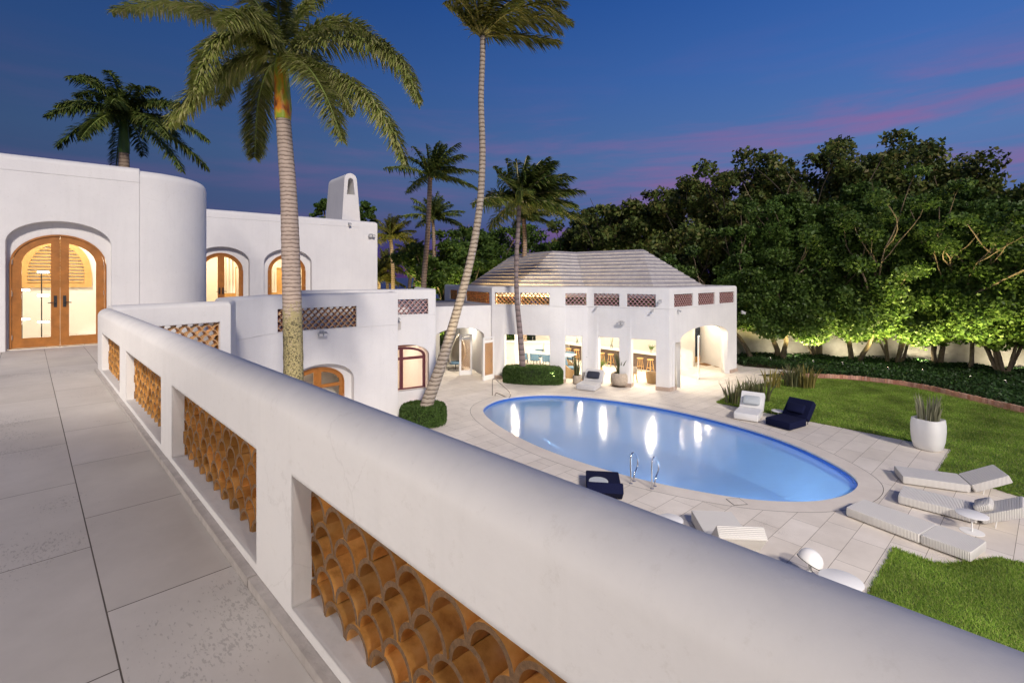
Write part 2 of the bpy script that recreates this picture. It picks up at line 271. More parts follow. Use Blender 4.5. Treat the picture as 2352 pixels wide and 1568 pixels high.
def glass_mat(name, tint, fac=.12):
    m, n, out = mat(name); l = n.links.new
    t = N(n, 'ShaderNodeBsdfTransparent', inp={0: (*tint, 1)}); g = N(n, 'ShaderNodeBsdfGlossy', inp={'Roughness': .02})
    fr = N(n, 'ShaderNodeFresnel', inp={'IOR': 1.45}); mx = N(n, 'ShaderNodeMixShader'); l(fr.outputs[0], mx.inputs[0]); l(t.outputs[0], mx.inputs[1]); l(g.outputs[0], mx.inputs[2]); l(mx.outputs[0], out.inputs[0])
    return m
GLASS = glass_mat('window_glass', (.96, .97, .96))
def water_mat():
    m, n, out = mat('pool_water'); l = n.links.new
    tc = N(n, 'ShaderNodeTexCoord'); mp = N(n, 'ShaderNodeMapping'); mp.inputs['Scale'].default_value = (1.4, 3.5, 1); mp.inputs['Rotation'].default_value = (0, 0, R(-15)); l(tc.outputs['Object'], mp.inputs[0])
    nz = N(n, 'ShaderNodeTexNoise', inp={'Scale': 2.2, 'Detail': 4, 'Roughness': .6}); l(mp.outputs[0], nz.inputs[0])
    b = N(n, 'ShaderNodeBump', inp={'Strength': .07, 'Distance': .05}); l(nz.outputs['Fac'], b.inputs['Height'])
    t0 = N(n, 'ShaderNodeBsdfTransparent', inp={0: (.70, .88, 1.0, 1)}); df = N(n, 'ShaderNodeBsdfDiffuse', inp={0: (.30, .52, .86, 1)}); t = N(n, 'ShaderNodeMixShader', inp={0: .70}); l(t0.outputs[0], t.inputs[1]); l(df.outputs[0], t.inputs[2]); g = N(n, 'ShaderNodeBsdfGlossy', inp={'Roughness': .11}); l(b.outputs[0], g.inputs['Normal'])
    fr = N(n, 'ShaderNodeFresnel', inp={'IOR': 1.6}); l(b.outputs[0], fr.inputs['Normal'])
    mx = N(n, 'ShaderNodeMixShader'); l(fr.outputs[0], mx.inputs[0]); l(t.outputs[0], mx.inputs[1]); l(g.outputs[0], mx.inputs[2]); l(mx.outputs[0], out.inputs[0])
    return m
WATER = water_mat()
POOL = prin('pool_plaster', (.36, .60, .88), .7, var=.12, vscale=1.2)
POOLT = prin('blue_tile', (.05, .17, .60), .3, var=.2, vscale=30)
SEA = prin('sea_water', (.006, .012, .045), .25, bump=.3, bscale=.6)
def emit(name, col, s):
    m, n, out = mat(name); e = N(n, 'ShaderNodeEmission', inp={0: (*col, 1), 1: s}); n.links.new(e.outputs[0], out.inputs[0]); return m
GLOW = emit('lamp_glow', (1, .88, .65), 12)
GLOWC = emit('ceiling_lamp_glow', (1, .9, .72), 60)
GLOWW = emit('reflected_lamp_glow', (1, .93, .8), 25)

def roof_mat():
    m, n, out = mat('stepped_roof_slab'); l = n.links.new
    tc = N(n, 'ShaderNodeTexCoord')
    nz = N(n, 'ShaderNodeTexNoise', inp={'Scale': 2.5, 'Detail': 8, 'Roughness': .7}); l(tc.outputs['Object'], nz.inputs[0])
    rp = N(n, 'ShaderNodeValToRGB'); l(nz.outputs['Fac'], rp.inputs[0]); ramp(rp, [(.3, (.27, .255, .265)), (.65, (.43, .405, .41))])
    p = N(n, 'ShaderNodeBsdfPrincipled', inp={'Roughness': .85}); l(rp.outputs[0], p.inputs['Base Color'])
    b = N(n, 'ShaderNodeBump', inp={'Strength': .4, 'Distance': .02}); l(nz.outputs['Fac'], b.inputs['Height']); l(b.outputs[0], p.inputs['Normal']); l(p.outputs[0], out.inputs[0]); return m
ROOF = roof_mat()
ROOF_EDGE = prin('roof_step_edge', (.86, .82, .74), .8, var=.4, vscale=14)

# ---------------------------------------------------------------- object helpers
def tag(o, label=None, cat=None, group=None, kind=None):
    if label: o['label'] = label
    if cat: o['category'] = cat
    if group: o['group'] = group
    if kind: o['kind'] = kind
    return o
def empty(name, loc, label, cat, rz=0, group=None, kind=None):
    o = bpy.data.objects.new(name, None); C.objects.link(o); o.location = loc; o.rotation_euler = (0, 0, rz)
    o.empty_display_size = .2
    return tag(o, label, cat, group, kind)

class MB:
    "collects faces, then becomes ONE mesh object"
    def __init__(s): s.v = []; s.f = []; s.m = []
    def add(s, vs, fs, mi=0):
        b = len(s.v); s.v += [tuple(v) for v in vs]; s.f += [tuple(b+i for i in f) for f in fs]; s.m += [mi]*len(fs); return s
    def box(s, c, size, rz=0, mi=0, tilt=None):
        hx, hy, hz = size[0]/2, size[1]/2, size[2]/2; M = Matrix.Rotation(rz, 3, 'Z')
        if tilt: M = M @ tilt
        vs = [Vector(c)+M @ Vector((x, y, z)) for z in (-hz, hz) for x, y in ((-hx, -hy), (hx, -hy), (hx, hy), (-hx, hy))]
        return s.add(vs, [(3, 2, 1, 0), (4, 5, 6, 7), (0, 1, 5, 4), (1, 2, 6, 5), (2, 3, 7, 6), (3, 0, 4, 7)], mi)
    def prism(s, poly, z0, z1, mi=0):
        n = len(poly); vs = [(p[0], p[1], z0) for p in poly]+[(p[0], p[1], z1) for p in poly]
        fs = [(i, (i+1) % n, n+(i+1) % n, n+i) for i in range(n)]
        tr = geometry.tessellate_polygon([[Vector((p[0], p[1], 0)) for p in poly]])
        fs += [tuple(t) for t in tr]+[tuple(n+i for i in t) for t in tr]
        return s.add(vs, fs, mi)
    def tube(s, pts, rad, seg=8, mi=0, cap=True):
        pts = [Vector(p) for p in pts]; n = len(pts); rad = [rad]*n if isinstance(rad, (int, float)) else rad
        vs = []; prev = None
        for i, p in enumerate(pts):
            t = (pts[min(i+1, n-1)]-pts[max(i-1, 0)]).normalized()
            if prev is None: a = t.cross(Vector((0.13, 1, 0.21)));  a = a if a.length > .1 else t.cross(Vector((1, 0, 0))); a.normalize()
            else: a = (prev - t*prev.dot(t)).normalized()
            prev = a; b = t.cross(a)
            for k in range(seg):
                th = 2*math.pi*k/seg; vs.append(p+(a*math.cos(th)+b*math.sin(th))*rad[i])
        fs = [(i*seg+k, i*seg+(k+1) % seg, (i+1)*seg+(k+1) % seg, (i+1)*seg+k) for i in range(n-1) for k in range(seg)]
        if cap: fs += [tuple(range(seg-1, -1, -1)), tuple((n-1)*seg+k for k in range(seg))]
        return s.add(vs, fs, mi)
    def lathe(s, prof, c=(0, 0, 0), seg=20, mi=0, wob=None):
        vs = []
        for j, (r, z) in enumerate(prof):
            for k in range(seg):
                th = 2*math.pi*k/seg; rr = r*(wob(th, z) if wob else 1)
                vs.append((c[0]+rr*math.cos(th), c[1]+rr*math.sin(th), c[2]+z))
        n = len(prof)
        fs = [(j*seg+k, j*seg+(k+1) % seg, (j+1)*seg+(k+1) % seg, (j+1)*seg+k) for j in range(n-1) for k in range(seg)]
        if prof[0][0] > 1e-4: fs.append(tuple(range(seg-1, -1, -1)))
        if prof[-1][0] > 1e-4: fs.append(tuple((n-1)*seg+k for k in range(seg)))
        return s.add(vs, fs, mi)
    def build(s, name, mats, parent=None, smooth=None, merge=True, loc=None, local=None):
        "vertices are world coordinates unless local; with a parent they are brought into its frame"
        me = bpy.data.meshes.new(name); me.from_pydata(s.v, [], s.f)
        mats = mats if isinstance(mats, (list, tuple)) else [mats]
        for m in mats: me.materials.append(m)
        me.polygons.foreach_set('material_index', s.m)
        o = bpy.data.objects.new(name, me); C.objects.link(o)
        if merge:
            bm = bmesh.new(); bm.from_mesh(me); bmesh.ops.remove_doubles(bm, verts=bm.verts, dist=3e-4)
            bmesh.ops.dissolve_degenerate(bm, edges=bm.edges, dist=1e-5)
            bmesh.ops.recalc_face_normals(bm, faces=bm.faces); bm.to_mesh(me); bm.free()
        if smooth is not None:
            me.polygons.foreach_set('use_smooth', [True]*len(me.polygons)); me.set_sharp_from_angle(angle=R(smooth))
        if parent is not None:
            o.parent = parent
            if not local:
                root = parent; M = Matrix.Identity(4)
                while root: M = Matrix.LocRotScale(root.location, root.rotation_euler, root.scale) @ M; root = root.parent
                me.transform(M.inverted())
        if loc is not None: o.location = loc; me.transform(Matrix.Translation(-Vector(loc)))
        return o

def quads(name, V, mats, parent=None, k=4, loc=None, mi=None):
    "fast: V (n*k,3) array, each k vertices one face"
    V = np.asarray(V, dtype=np.float32)
    off = np.zeros(3)
    root = parent
    if root is not None: off = np.array(parent.location)
    elif loc is not None: off = np.array(loc)
    V = V-off.astype(np.float32)
    n = len(V)//k; me = bpy.data.meshes.new(name)
    me.vertices.add(n*k); me.vertices.foreach_set('co', V.ravel())
    me.loops.add(n*k); me.loops.foreach_set('vertex_index', np.arange(n*k, dtype=np.int32))
    me.polygons.add(n); me.polygons.foreach_set('loop_start', np.arange(0, n*k, k, dtype=np.int32))
    me.update(calc_edges=True); me.validate()
    for m in (mats if isinstance(mats, (list, tuple)) else [mats]): me.materials.append(m)
    o = bpy.data.objects.new(name, me); C.objects.link(o)
    if parent is not None: o.parent = parent
    elif loc is not None: o.location = loc
    return o

# ---------------------------------------------------------------- walls with openings and rounded tops
def path_fn(pts):
    P = [Vector((p[0], p[1])) for p in pts]; seg = [(P[i+1]-P[i]).length for i in range(len(P)-1)]
    cum = [0]
    for l in seg: cum.append(cum[-1]+l)
    nr = [Vector((-(P[i+1]-P[i]).y, (P[i+1]-P[i]).x)).normalized() for i in range(len(P)-1)]
    def at(s, off):
        i = 0
        while i < len(seg)-1 and s > cum[i+1]+1e-7: i += 1
        p = P[i]+(P[i+1]-P[i])*((s-cum[i])/seg[i])
        n = nr[i]
        if abs(s-cum[i]) < 1e-6 and i > 0: n = nr[i-1]+nr[i]; n = n/n.dot(nr[i])
        elif abs(s-cum[i+1]) < 1e-6 and i < len(seg)-1: n = nr[i]+nr[i+1]; n = n/n.dot(nr[i])
        return p+n*off
    return at, cum
def arch(c, hw, spring, rise):
    return lambda s: spring+rise*math.sqrt(max(0, 1-((s-c)/hw)**2))
def op(s0, s1, zb, zt, n=1, back=None): return dict(s0=s0, s1=s1, zb=zb, zt=zt if callable(zt) else (lambda s, z=zt: z), n=n)
def arch_op(c, hw, zb, spring, rise, n=18): return dict(s0=c-hw, s1=c+hw, zb=zb, zt=arch(c, hw, spring, rise), n=n, cos=True)
def wall(mb, pts, z0, z1, th, ops=(), crown=0.0, off=0.0, mi=0, kseg=7, ztop=None, extra=()):
    at, cum = path_fn(pts); Ltot = cum[-1]
    ss = set(round(c, 5) for c in cum) | set(round(e, 5) for e in extra)
    for o in ops:
        for k in range(o['n']+1):
            t = k/o['n']; t = (1-math.cos(math.pi*t))/2 if o.get('cos') else t
            s = o['s0']+(o['s1']-o['s0'])*t
            if 0 <= s <= Ltot: ss.add(round(s, 5))
    ss = sorted(ss); ss = [s for i, s in enumerate(ss) if i == 0 or s-ss[i-1] > 2e-4]
    zc = z1-crown
    zt_ = ztop or (lambda s: zc)
    def V(s, d, z): p = at(s, off+d); return (p.x, p.y, z)
    for a, b in zip(ss[:-1], ss[1:]):
        mid = (a+b)/2; lo = [(z0, z0)]; iv = []
        cur = (z0, z0)
        for o in sorted([o for o in ops if o['s0']-1e-6 < mid < o['s1']+1e-6], key=lambda o: o['zb']):
            iv.append((cur, (o['zb'], o['zb'])))
            ca, cb = max(o['zb'], o['zt'](a)), max(o['zb'], o['zt'](b))
            # soffit and sill
            mb.add([V(a, 0, ca), V(b, 0, cb), V(b, th, cb), V(a, th, ca)], [(0, 1, 2, 3)], mi)
            if o['zb'] > z0+1e-6: mb.add([V(a, 0, o['zb']), V(b, 0, o['zb']), V(b, th, o['zb']), V(a, th, o['zb'])], [(3, 2, 1, 0)], mi)
            for e, z_ in ((a, ca), (b, cb)):
                if (abs(e-o['s0']) < 3e-4 or abs(e-o['s1']) < 3e-4) and z_ > o['zb']+1e-5:
                    mb.add([V(e, 0, o['zb']), V(e, 0, z_), V(e, th, z_), V(e, th, o['zb'])], [(0, 1, 2, 3)], mi)
            cur = (ca, cb)
        iv.append((cur, (zt_(a), zt_(b))))
        for (l0, l1), (h0, h1) in iv:
            if max(h0-l0, h1-l1) < 1e-6: continue
            mb.add([V(a, 0, l0), V(b, 0, l1), V(b, 0, h1), V(a, 0, h0)], [(0, 1, 2, 3)], mi)
            mb.add([V(a, th, l0), V(b, th, l1), V(b, th, h1), V(a, th, h0)], [(3, 2, 1, 0)], mi)
        if crown > 0:
            pr = [(th/2*(1-math.cos(math.pi*k/(2*kseg)*1))*1.0, zc+crown*math.sin(math.pi*k/(2*kseg))) for k in range(kseg+1)]
            pr += [(th-d, z) for d, z in pr[::-1][1:]]
            for (d0, h0), (d1, h1) in zip(pr[:-1], pr[1:]):
                mb.add([V(a, d0, h0), V(b, d0, h0), V(b, d1, h1), V(a, d1, h1)], [(0, 1, 2, 3)], mi)
        else:
            mb.add([V(a, 0, zt_(a)), V(b, 0, zt_(b)), V(b, th, zt_(b)), V(a, th, zt_(a))], [(0, 1, 2, 3)], mi)
    for s in (0, Ltot):
        zz = zt_(s); blocked = [o for o in ops if o['s0'] <= s <= o['s1']]
        if blocked: continue
        pr = [(0, z0), (th, z0), (th, zz)]
        if crown > 0:
            q = [(th/2*(1-math.cos(math.pi*k/(2*kseg))), zc+crown*math.sin(math.pi*k/(2*kseg))) for k in range(kseg+1)]
            pr += [(th-d, z) for d, z in q[1:]]+[(d, z) for d, z in q[::-1][1:]]
        else: pr.append((0, zz))
        mb.add([V(s, d, z) for d, z in pr], [tuple(range(len(pr)))], mi)
    return mb
def hit(p, d, x):
    "distance along the line p+t*d (plan view) where photo column x meets it"
    u = (x-CX)/F; return (u*p[1]-p[0])/(d[0]-u*d[1])

def tiles(parent, pts, s0, s1, z0, z1, d0, depth, r=.1, seg=8, name='tile_screen', thick=.017, mats=None, label=None):
    "fish-scale screen of half-round roof tiles"
    at, cum = path_fn(pts); mb = MB()
    pitch = 2*r; rows = int((z1-z0)/(r*1.02))+1; cols = int((s1-s0)/pitch)+2
    def V(s, z, d):
        s = min(max(s, s0), s1); z = min(max(z, z0), z1); p = at(s, d0+d); return (p.x, p.y, z)
    for j in range(rows):
        zb = z0+j*r*1.02
        for i in range(-1, cols):
            c = s0+i*pitch+(r if j % 2 else 0)+r*.5
            if c+r < s0+.01 or c-r > s1-.01: continue
            jz = random.uniform(-.003, .003); dj = random.uniform(-.006, .006)
            ring = []
            for k in range(seg+1):
                a = math.pi*k/seg; co, si = math.cos(a), math.sin(a)
                ring.append(((c+r*1.03*co, zb+jz+r*1.03*si), (c+(r-thick)*co, zb+jz+(r-thick)*si)))
            for (o0, i0), (o1, i1) in zip(ring[:-1], ring[1:]):
                vo = [V(*o0, dj), V(*o1, dj), V(*o1, depth+dj), V(*o0, depth+dj)]; vi = [V(*i0, dj), V(*i1, dj), V(*i1, depth+dj), V(*i0, depth+dj)]
                mb.add(vo, [(0, 1, 2, 3)], 0); mb.add(vi, [(3, 2, 1, 0)], 0)
                mb.add([vo[0], vo[1], vi[1], vi[0]], [(3, 2, 1, 0)], 1); mb.add([vo[3], vo[2], vi[2], vi[3]], [(0, 1, 2, 3)], 1)
    o = mb.build(name, mats or [TILE, RIM], parent, smooth=40)
    if label: o['label'] = label
    return o
# ================================================================ THE SETTING
ZT = 3.4                                  # upper terrace floor
def sheet(name, outer, z, m, holes=(), kind='structure'):
    loops = [[Vector((p[0], p[1], 0)) for p in outer]]+[[Vector((p[0], p[1], 0)) for p in h] for h in holes]
    tr = geometry.tessellate_polygon(loops); vs = [(v.x, v.y, z) for l in loops for v in l]
    mb = MB(); fs = []
    for t in tr:
        a, b, c = (Vector(vs[i]) for i in t)
        fs.append(t if (b-a).cross(c-a).z > 0 else t[::-1])
    mb.add(vs, fs); o = mb.build(name, m, merge=False); o['kind'] = kind; return o
sheet('sea', [(-4000, 60), (4000, 60), (4000, 5500), (-4000, 5500)], -1.6, SEA)

def catmull(P, n=8, closed=True):
    P = [Vector(p) for p in P]; out = []; k = len(P)
    for i in range(k if closed else k-1):
        g = (lambda j: P[j % k]) if closed else (lambda j: P[min(max(j, 0), k-1)])
        p0, p1, p2, p3 = g(i-1), g(i), g(i+1), g(i+2)
        for j in range(n):
            t = j/n; out.append(.5*((2*p1)+(p2-p0)*t+(2*p0-5*p1+4*p2-p3)*t*t+(3*p1-p0-3*p2+p3)*t**3))
    if not closed: out.append(P[-1])
    return out
pool_px = [(1107, 942), (1125, 925), (1165, 912), (1245, 905), (1350, 910), (1500, 931), (1620, 957), (1730, 987), (1830, 1022), (1915, 1063), (1960, 1092),
           (1972, 1113), (1950, 1133), (1900, 1147), (1830, 1152), (1720, 1146), (1600, 1127), (1470, 1100), (1350, 1066), (1250, 1031), (1180, 998), (1130, 967)]
pool = catmull([G(*p).to_2d() for p in pool_px], 5)
if sum(pool[i].x*pool[(i+1) % len(pool)].y-pool[(i+1) % len(pool)].x*pool[i].y for i in range(len(pool))) < 0: pool = pool[::-1]
def offset(loop, d):
    n = len(loop); out = []
    for i in range(n):
        t = (loop[(i+1) % n]-loop[i-1]).normalized(); out.append(loop[i]+Vector((t.y, -t.x))*d)
    return out
def smooth_loop(l, k=4):
    for _ in range(k): l = [(l[i-1]+l[i]*2+l[(i+1) % len(l)])/4 for i in range(len(l))]
    return l
pool = smooth_loop(pool, 5)
ring = smooth_loop(offset(pool, .50), 3)
ring_gap = [p+(p-q).normalized()*.012 for p, q in zip(ring, pool)]
sheet('ground', [(-90, -40), (120, -40), (120, 95), (-90, 72)], -.06, GROUND, [offset(pool, .3)])
deck_outer = [(-12, 3), (-2, 2.5), (6.5, 2.5), (6.6, 4.2), (26, 4.2), (26, 14), (14.0, 22.5), (12.6, 25.2), (15, 25.9), (15.6, 26.6), (14.6, 28.2), (13, 30.5), (12, 36), (-9, 36), (-16, 22)]
sheet('pool_deck', deck_outer, 0, DECK, [ring_gap])
mb = MB(); n = len(pool)
for i in range(n):
    j = (i+1) % n
    for (A, za), (B, zb) in (((pool, .0), (ring, .0)), ((pool, -.05), (pool, .0)), ):
        mb.add([(*A[i], za), (*A[j], za), (*B[j], zb), (*B[i], zb)], [(0, 1, 2, 3)])
cop = mb.build('pool_coping', COPING); cop['kind'] = 'structure'
sheet('joint_bed', offset(ring_gap, .05), -.03, SOIL, [pool])
# basin
ZW = -.13
bs = MB()
def ringf(A, za, B, zb, mi): 
    for i in range(n):
        j = (i+1) % n; bs.add([(*A[i], za), (*A[j], za), (*B[j], zb), (*B[i], zb)], [(0, 1, 2, 3)], mi)
inn = offset(pool, -.02); low = offset(pool, -.45)
ringf(pool, -.05, inn, -.05, 1); ringf(inn, -.05, inn, -.36, 1); ringf(inn, -.36, low, -1.5, 0)
basin = bs.build('pool_basin', [POOL, POOLT], smooth=60); basin['kind'] = 'structure'
fl = sheet('pool_floor', offset(low, .06), -1.5, POOL)
# entry steps in the left end of the pool
st = MB()
pc = Vector((sum(p.x for p in pool)/n, sum(p.y for p in pool)/n))
ax = Vector((.78, -.62)); nrm_ = Vector((.62, .78))
def clip_half(poly, p0, nn):
    out = []
    for i in range(len(poly)):
        a, b = poly[i-1], poly[i]; da, db = (a-p0).dot(nn), (b-p0).dot(nn)
        if (da < 0) != (db < 0): out.append(a+(b-a)*(da/(da-db)))
        if db <= 0: out.append(b)
    return out
e0 = min(pool, key=lambda p: p.x)
for k in range(5):
    sub = clip_half(offset(pool, -.06), e0+Vector((.9, .35))*(.9+.36*k), Vector((.93, .37)))
    if len(sub) > 3: st.prism([(p.x, p.y) for p in sub], -1.45, -.34-.2*k+random.random()*.001)
steps = st.build('pool_steps', POOL); steps['kind'] = 'structure'
wat = sheet('water', offset(pool, -.021), ZW, WATER)
# underwater lamps
for (x, y) in ((3.5, 14.9), (6.8, 13.2), (1.2, 17.6)):
    lamp('POINT', (x, y, -1.0), 165, (.85, .92, 1.0), .25)

# lawns
lawn1_px = [(1647, 925), (1688, 903), (1745, 884), (1800, 873), (1870, 869)]
EDGE = [G(*p).to_2d() for p in ((1838, 867), (1900, 868.5), (1960, 872), (2020, 878), (2080, 886), (2140, 897), (2200, 911), (2260, 925), (2310, 937), (2352, 947))]
EDGE = catmull(EDGE, 5, closed=False)+[Vector((20.2, 15.5)), Vector((21.5, 12.5)), Vector((23.5, 9))]
u1, u2, c1 = G(1647, 925).to_2d(), G(2190, 1033).to_2d(), G(2160, 1083).to_2d()
lawn1 = [G(*p).to_2d() for p in lawn1_px[:-1]]+[p-Vector((.25, .25)) for p in EDGE]+[Vector((23, 8.6)), G(2352, 1143).to_2d(), c1, u2]
lawn2 = [G(*p).to_2d() for p in ((2056, 1262), (2100, 1278), (2140, 1293), (2180, 1298), (2240, 1291), (2300, 1284), (2352, 1297))]+[Vector((16.5, 7.4)), Vector((16.5, 2.0)), Vector((3.4, 2.0))]
lawn2.append(lawn2[0]+(G(2000, 1366).to_2d()-lawn2[0]).normalized()*5.5)
sheet('lawn', lawn1, .006, LAWN); sheet('lawn', lawn2, .006, LAWN)
def inside(P, poly):
    x, y = P[:, 0], P[:, 1]; r = np.zeros(len(P), bool); k = len(poly)
    for i in range(k):
        x0, y0 = poly[i-1][0], poly[i-1][1]; x1, y1 = poly[i][0], poly[i][1]
        c = ((y0 > y) != (y1 > y)); xi = (x1-x0)*(y-y0)/((y1-y0) if y1 != y0 else 1e-9)+x0; r ^= c & (x < xi)
    return r
def scatter(poly, dens, keep=None):
    xs = [p[0] for p in poly]; ys = [p[1] for p in poly]; a, b, c, d = min(xs), max(xs), min(ys), max(ys)
    P = RNG.uniform((a, c), (b, d), (int((b-a)*(d-c)*dens), 2)); P = P[inside(P, poly)]
    if keep is not None: P = P[keep(P)]
    return P
def blades(name, P, h, w, label):
    n = len(P); a = RNG.uniform(0, 6.28, n); hh = h*RNG.uniform(.6, 1.3, n); lean = RNG.normal(0, .45, (n, 2))*hh[:, None]
    dx = np.stack([np.cos(a), np.sin(a)], 1)*(w[:, None] if hasattr(w, '__len__') else w)
    V = np.zeros((n, 3, 3)); V[:, 0, :2] = P-dx; V[:, 1, :2] = P+dx; V[:, 2, :2] = P+lean; V[:, :2, 2] = .005; V[:, 2, 2] = hh
    o = quads(name, V.reshape(-1, 3), GRASS, k=3); o['kind'] = 'stuff'; o['label'] = label; o['category'] = 'grass'; return o
inview = lambda P: (np.abs(P[:, 0]/np.maximum(P[:, 1], .1)) < 1.12) & (P[:, 1] > 3.5)
P = scatter(lawn2, 6500, inview); blades('grass', P, .042, np.full(len(P), .005), 'bright green grass of the near lawn below the flat rattan lounger')
P = scatter(lawn1, 1500, inview); blades('grass', P, .045, .004+.0006*P[:, 1], 'mown green grass of the far lawn between deck and brick edging')

def fringe(poly, n_, lab):
    k = len(poly); per = [(Vector(poly[i])-Vector(poly[i-1])).length for i in range(k)]; P_ = []
    for i in range(k):
        for _ in range(int(per[i]*n_)): t = random.random(); q_ = Vector(poly[i-1]).lerp(Vector(poly[i]), t); P_.append((q_.x+random.gauss(0, .022), q_.y+random.gauss(0, .022)))
    P_ = np.array(P_); P_ = P_[inview(P_)]; blades('grass', P_, .06, .004+.0005*P_[:, 1], lab)
fringe(lawn2, 420, 'ragged longer grass along the edge of the near lawn'); fringe(lawn1, 260, 'ragged longer grass along the edge of the far lawn')
# terrace floor (slab) with its joints in the material
slab = [(2.9, -1.64), (-7.02, 8.44), (-7.02, 8.7), (-6.1, 10.45), (-7.2, 12.1), (-7.15, 13.4), (-7.1, 14.2), (-4.2, 16.7), (-4.5, 17.3), (-3.2, 18.7), (-4.2, 22.5), (-6.9, 23.9), (-12.3, 19.3), (-10.6, 14.6), (-9.0, 12.4),
        (-17.5, 5.0), (-17.5, -9), (6, -9)]
sl = MB(); sl.prism(slab[::-1], ZT-.3, ZT); sl = sl.build('terrace_floor', TERR); sl['kind'] = 'structure'

# ================================================================ FOREGROUND PARAPET
A0, A1 = (-7.08, 8.40), (2.55, -1.37)       # inner face line
Ld = (Vector(A1)-Vector(A0)); LEN = Ld.length; du = Ld.normalized()
par = empty('parapet_wall', (-2, 3.3, ZT), 'rounded white terrace parapet in the foreground with orange tile screens in its openings', 'parapet')
def sy(Y): return (A0[1]-Y)/(-du.y)
oy = [(7.93, 6.40), (6.0, 4.42), (4.09, 2.577), (2.232, .60), (.10, -1.2)]
ops = [op(sy(a), sy(b), ZT+.10, ZT+.70) for a, b in oy]
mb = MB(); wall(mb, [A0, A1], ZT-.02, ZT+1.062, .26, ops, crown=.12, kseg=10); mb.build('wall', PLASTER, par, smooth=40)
mb = MB(); wall(mb, [A0, A1], 0.0, ZT-.021, .27); mb.build('lower_wall', PLASTER, par)
mb = MB()
s = .0
while s < LEN-.1:
    e = min(s+random.uniform(1.0, 1.35), LEN); o_ = random.uniform(-.004, .003)
    a, _ = path_fn([A0, A1]); q = [a(s, -.045+o_), a(e-.006, -.045+o_), a(e-.006, .001), a(s, .001)]
    mb.prism([(p.x, p.y) for p in q], ZT+.001, ZT+.05+random.uniform(-.003, .003)); s = e
mb.build('skirting', prin('skirting_stone', (.50, .46, .43), .7, var=.25, vscale=12, bump=.3, bevel=.012), par)
for i, (a, b) in enumerate(oy):
    tiles(par, [A0, A1], sy(a)+.002, sy(b)-.002, ZT+.10, ZT+.70,   .085, .155, seg=14 if i > 1 else 9)

# unseen block added behind the camera to keep the sun off the near terrace
blocker = empty('sun_blocker', (-2, -6, 0), 'unseen added wing of the house behind the viewpoint', 'house')
mb = MB(); wall(mb, [(5.2, -9), (5.2, -2.7), (-11.5, -2.4), (-17.0, 4.6)][::-1], 0, 9.3, -.35, [op(7.5, 9.1, ZT+.001, 6.0), op(13.0, 14.6, ZT+.001, 6.0)]); mb.build('wall', PLASTER, blocker)
mb = MB(); mb.prism([(5.0, -9), (5.0, -2.9), (-11.5, -2.6), (-16, 3.5), (-17, -9)], 8.6, 8.9); mb.build('flat_roof', ROOF, blocker)
lamp('SPOT', (-11.0, 1.2, 6.3), 1500, (1, .88, .76), .10, (-4.0, 4.2, 3.6), 100, .9)
lamp('SPOT', (-3.0, -2.0, 6.4), 400, (1, .88, .76), .15, (-2.0, 3.4, 3.6), 120, .9)
lamp('SPOT', (2.5, -2.3, 7.0), 330, (1, .89, .78), .15, (1.0, 1.5, 3.6), 120, .9)  # unseen fill lamp added to brighten the near coping
lamp('SPOT', (4.9, -2.3, 7.6), 4300, (1, .90, .80), .25, (8.0, 11.0, 0), 95, .9)  # unseen flood added behind the camera to brighten the deck

# ================================================================ TERRACE WALL B-C (with ground floor below)
BP = [(-7.06, 8.70), (-5.95, 10.40), (-6.35, 11.3), (-7.02, 12.1), (-7.06, 12.5), (-6.98, 13.1), (-6.96, 13.6), (-6.85, 14.0), (-6.62, 14.38), (-3.90, 16.80), (-4.20, 17.6)]
at_, cum = path_fn(BP)
tw = empty('terrace_wall', (-5.9, 12.5, 0), 'white curved terrace wall behind the ringed royal palm with a long brown tile screen', 'wall')
B_len = cum[1]; cs = cum[8]; cd = (Vector(BP[9])-Vector(BP[8])).normalized()
b0, b1 = hit(BP[0], tuple((Vector(BP[1])-Vector(BP[0])).normalized()), 470), hit(BP[0], tuple((Vector(BP[1])-Vector(BP[0])).normalized()), 645/1.2755)
c0, c1_ = cs+hit(BP[8], tuple(cd), 809.7/1.2755+8), cs+hit(BP[8], tuple(cd), 1044.7/1.2755)
c0 = cs+hit(BP[8], tuple(cd), 635); c1_ = cs+hit(BP[8], tuple(cd), 819)
dc = cs+hit(BP[8], tuple(cd), 735)
opsB = [op(max(.25, B_len-2.05), b1, 3.41, 4.07), op(c0, c1_, 3.41, 4.075), arch_op(dc+.06, 1.02, .03, 1.78, .55)]
mb = MB(); wall(mb, BP, 0, 4.5, .28, opsB, crown=.10)
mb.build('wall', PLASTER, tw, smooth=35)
tiles(tw, BP, opsB[0]['s0']+.002, opsB[0]['s1']-.002, 3.41, 4.07, .06, .15, seg=10, mats=[TILE, RIM_L], label='pale orange tile screen in the short front wall')
tiles(tw, BP, c0+.002, c1_-.002, 3.41, 4.075, .05, .15, seg=9, mats=[TILE_R, RIM_L])
def groove(parent, pts, z, s0, s1, off=-.006, h=.014):
    m_ = MB(); at, cm = path_fn(pts); ss = sorted({s0, s1, *[c for c in cm if s0 < c < s1]})
    for a, b in zip(ss[:-1], ss[1:]):
        pa, pb, qa, qb = at(a, off), at(b, off), at(a, .02), at(b, .02)
        vs = [(pa.x, pa.y, z), (pb.x, pb.y, z), (qb.x, qb.y, z), (qa.x, qa.y, z)]
        m_.add(vs+[(x, y, zz-h) for x, y, zz in vs], [(3, 2, 1, 0), (4, 5, 6, 7), (0, 1, 5, 4), (1, 2, 6, 5), (2, 3, 7, 6), (3, 0, 4, 7)])
    return m_.build('drip_moulding', PLASTER, parent)
groove(tw, BP, 3.395, cum[3], cum[9]-.02)

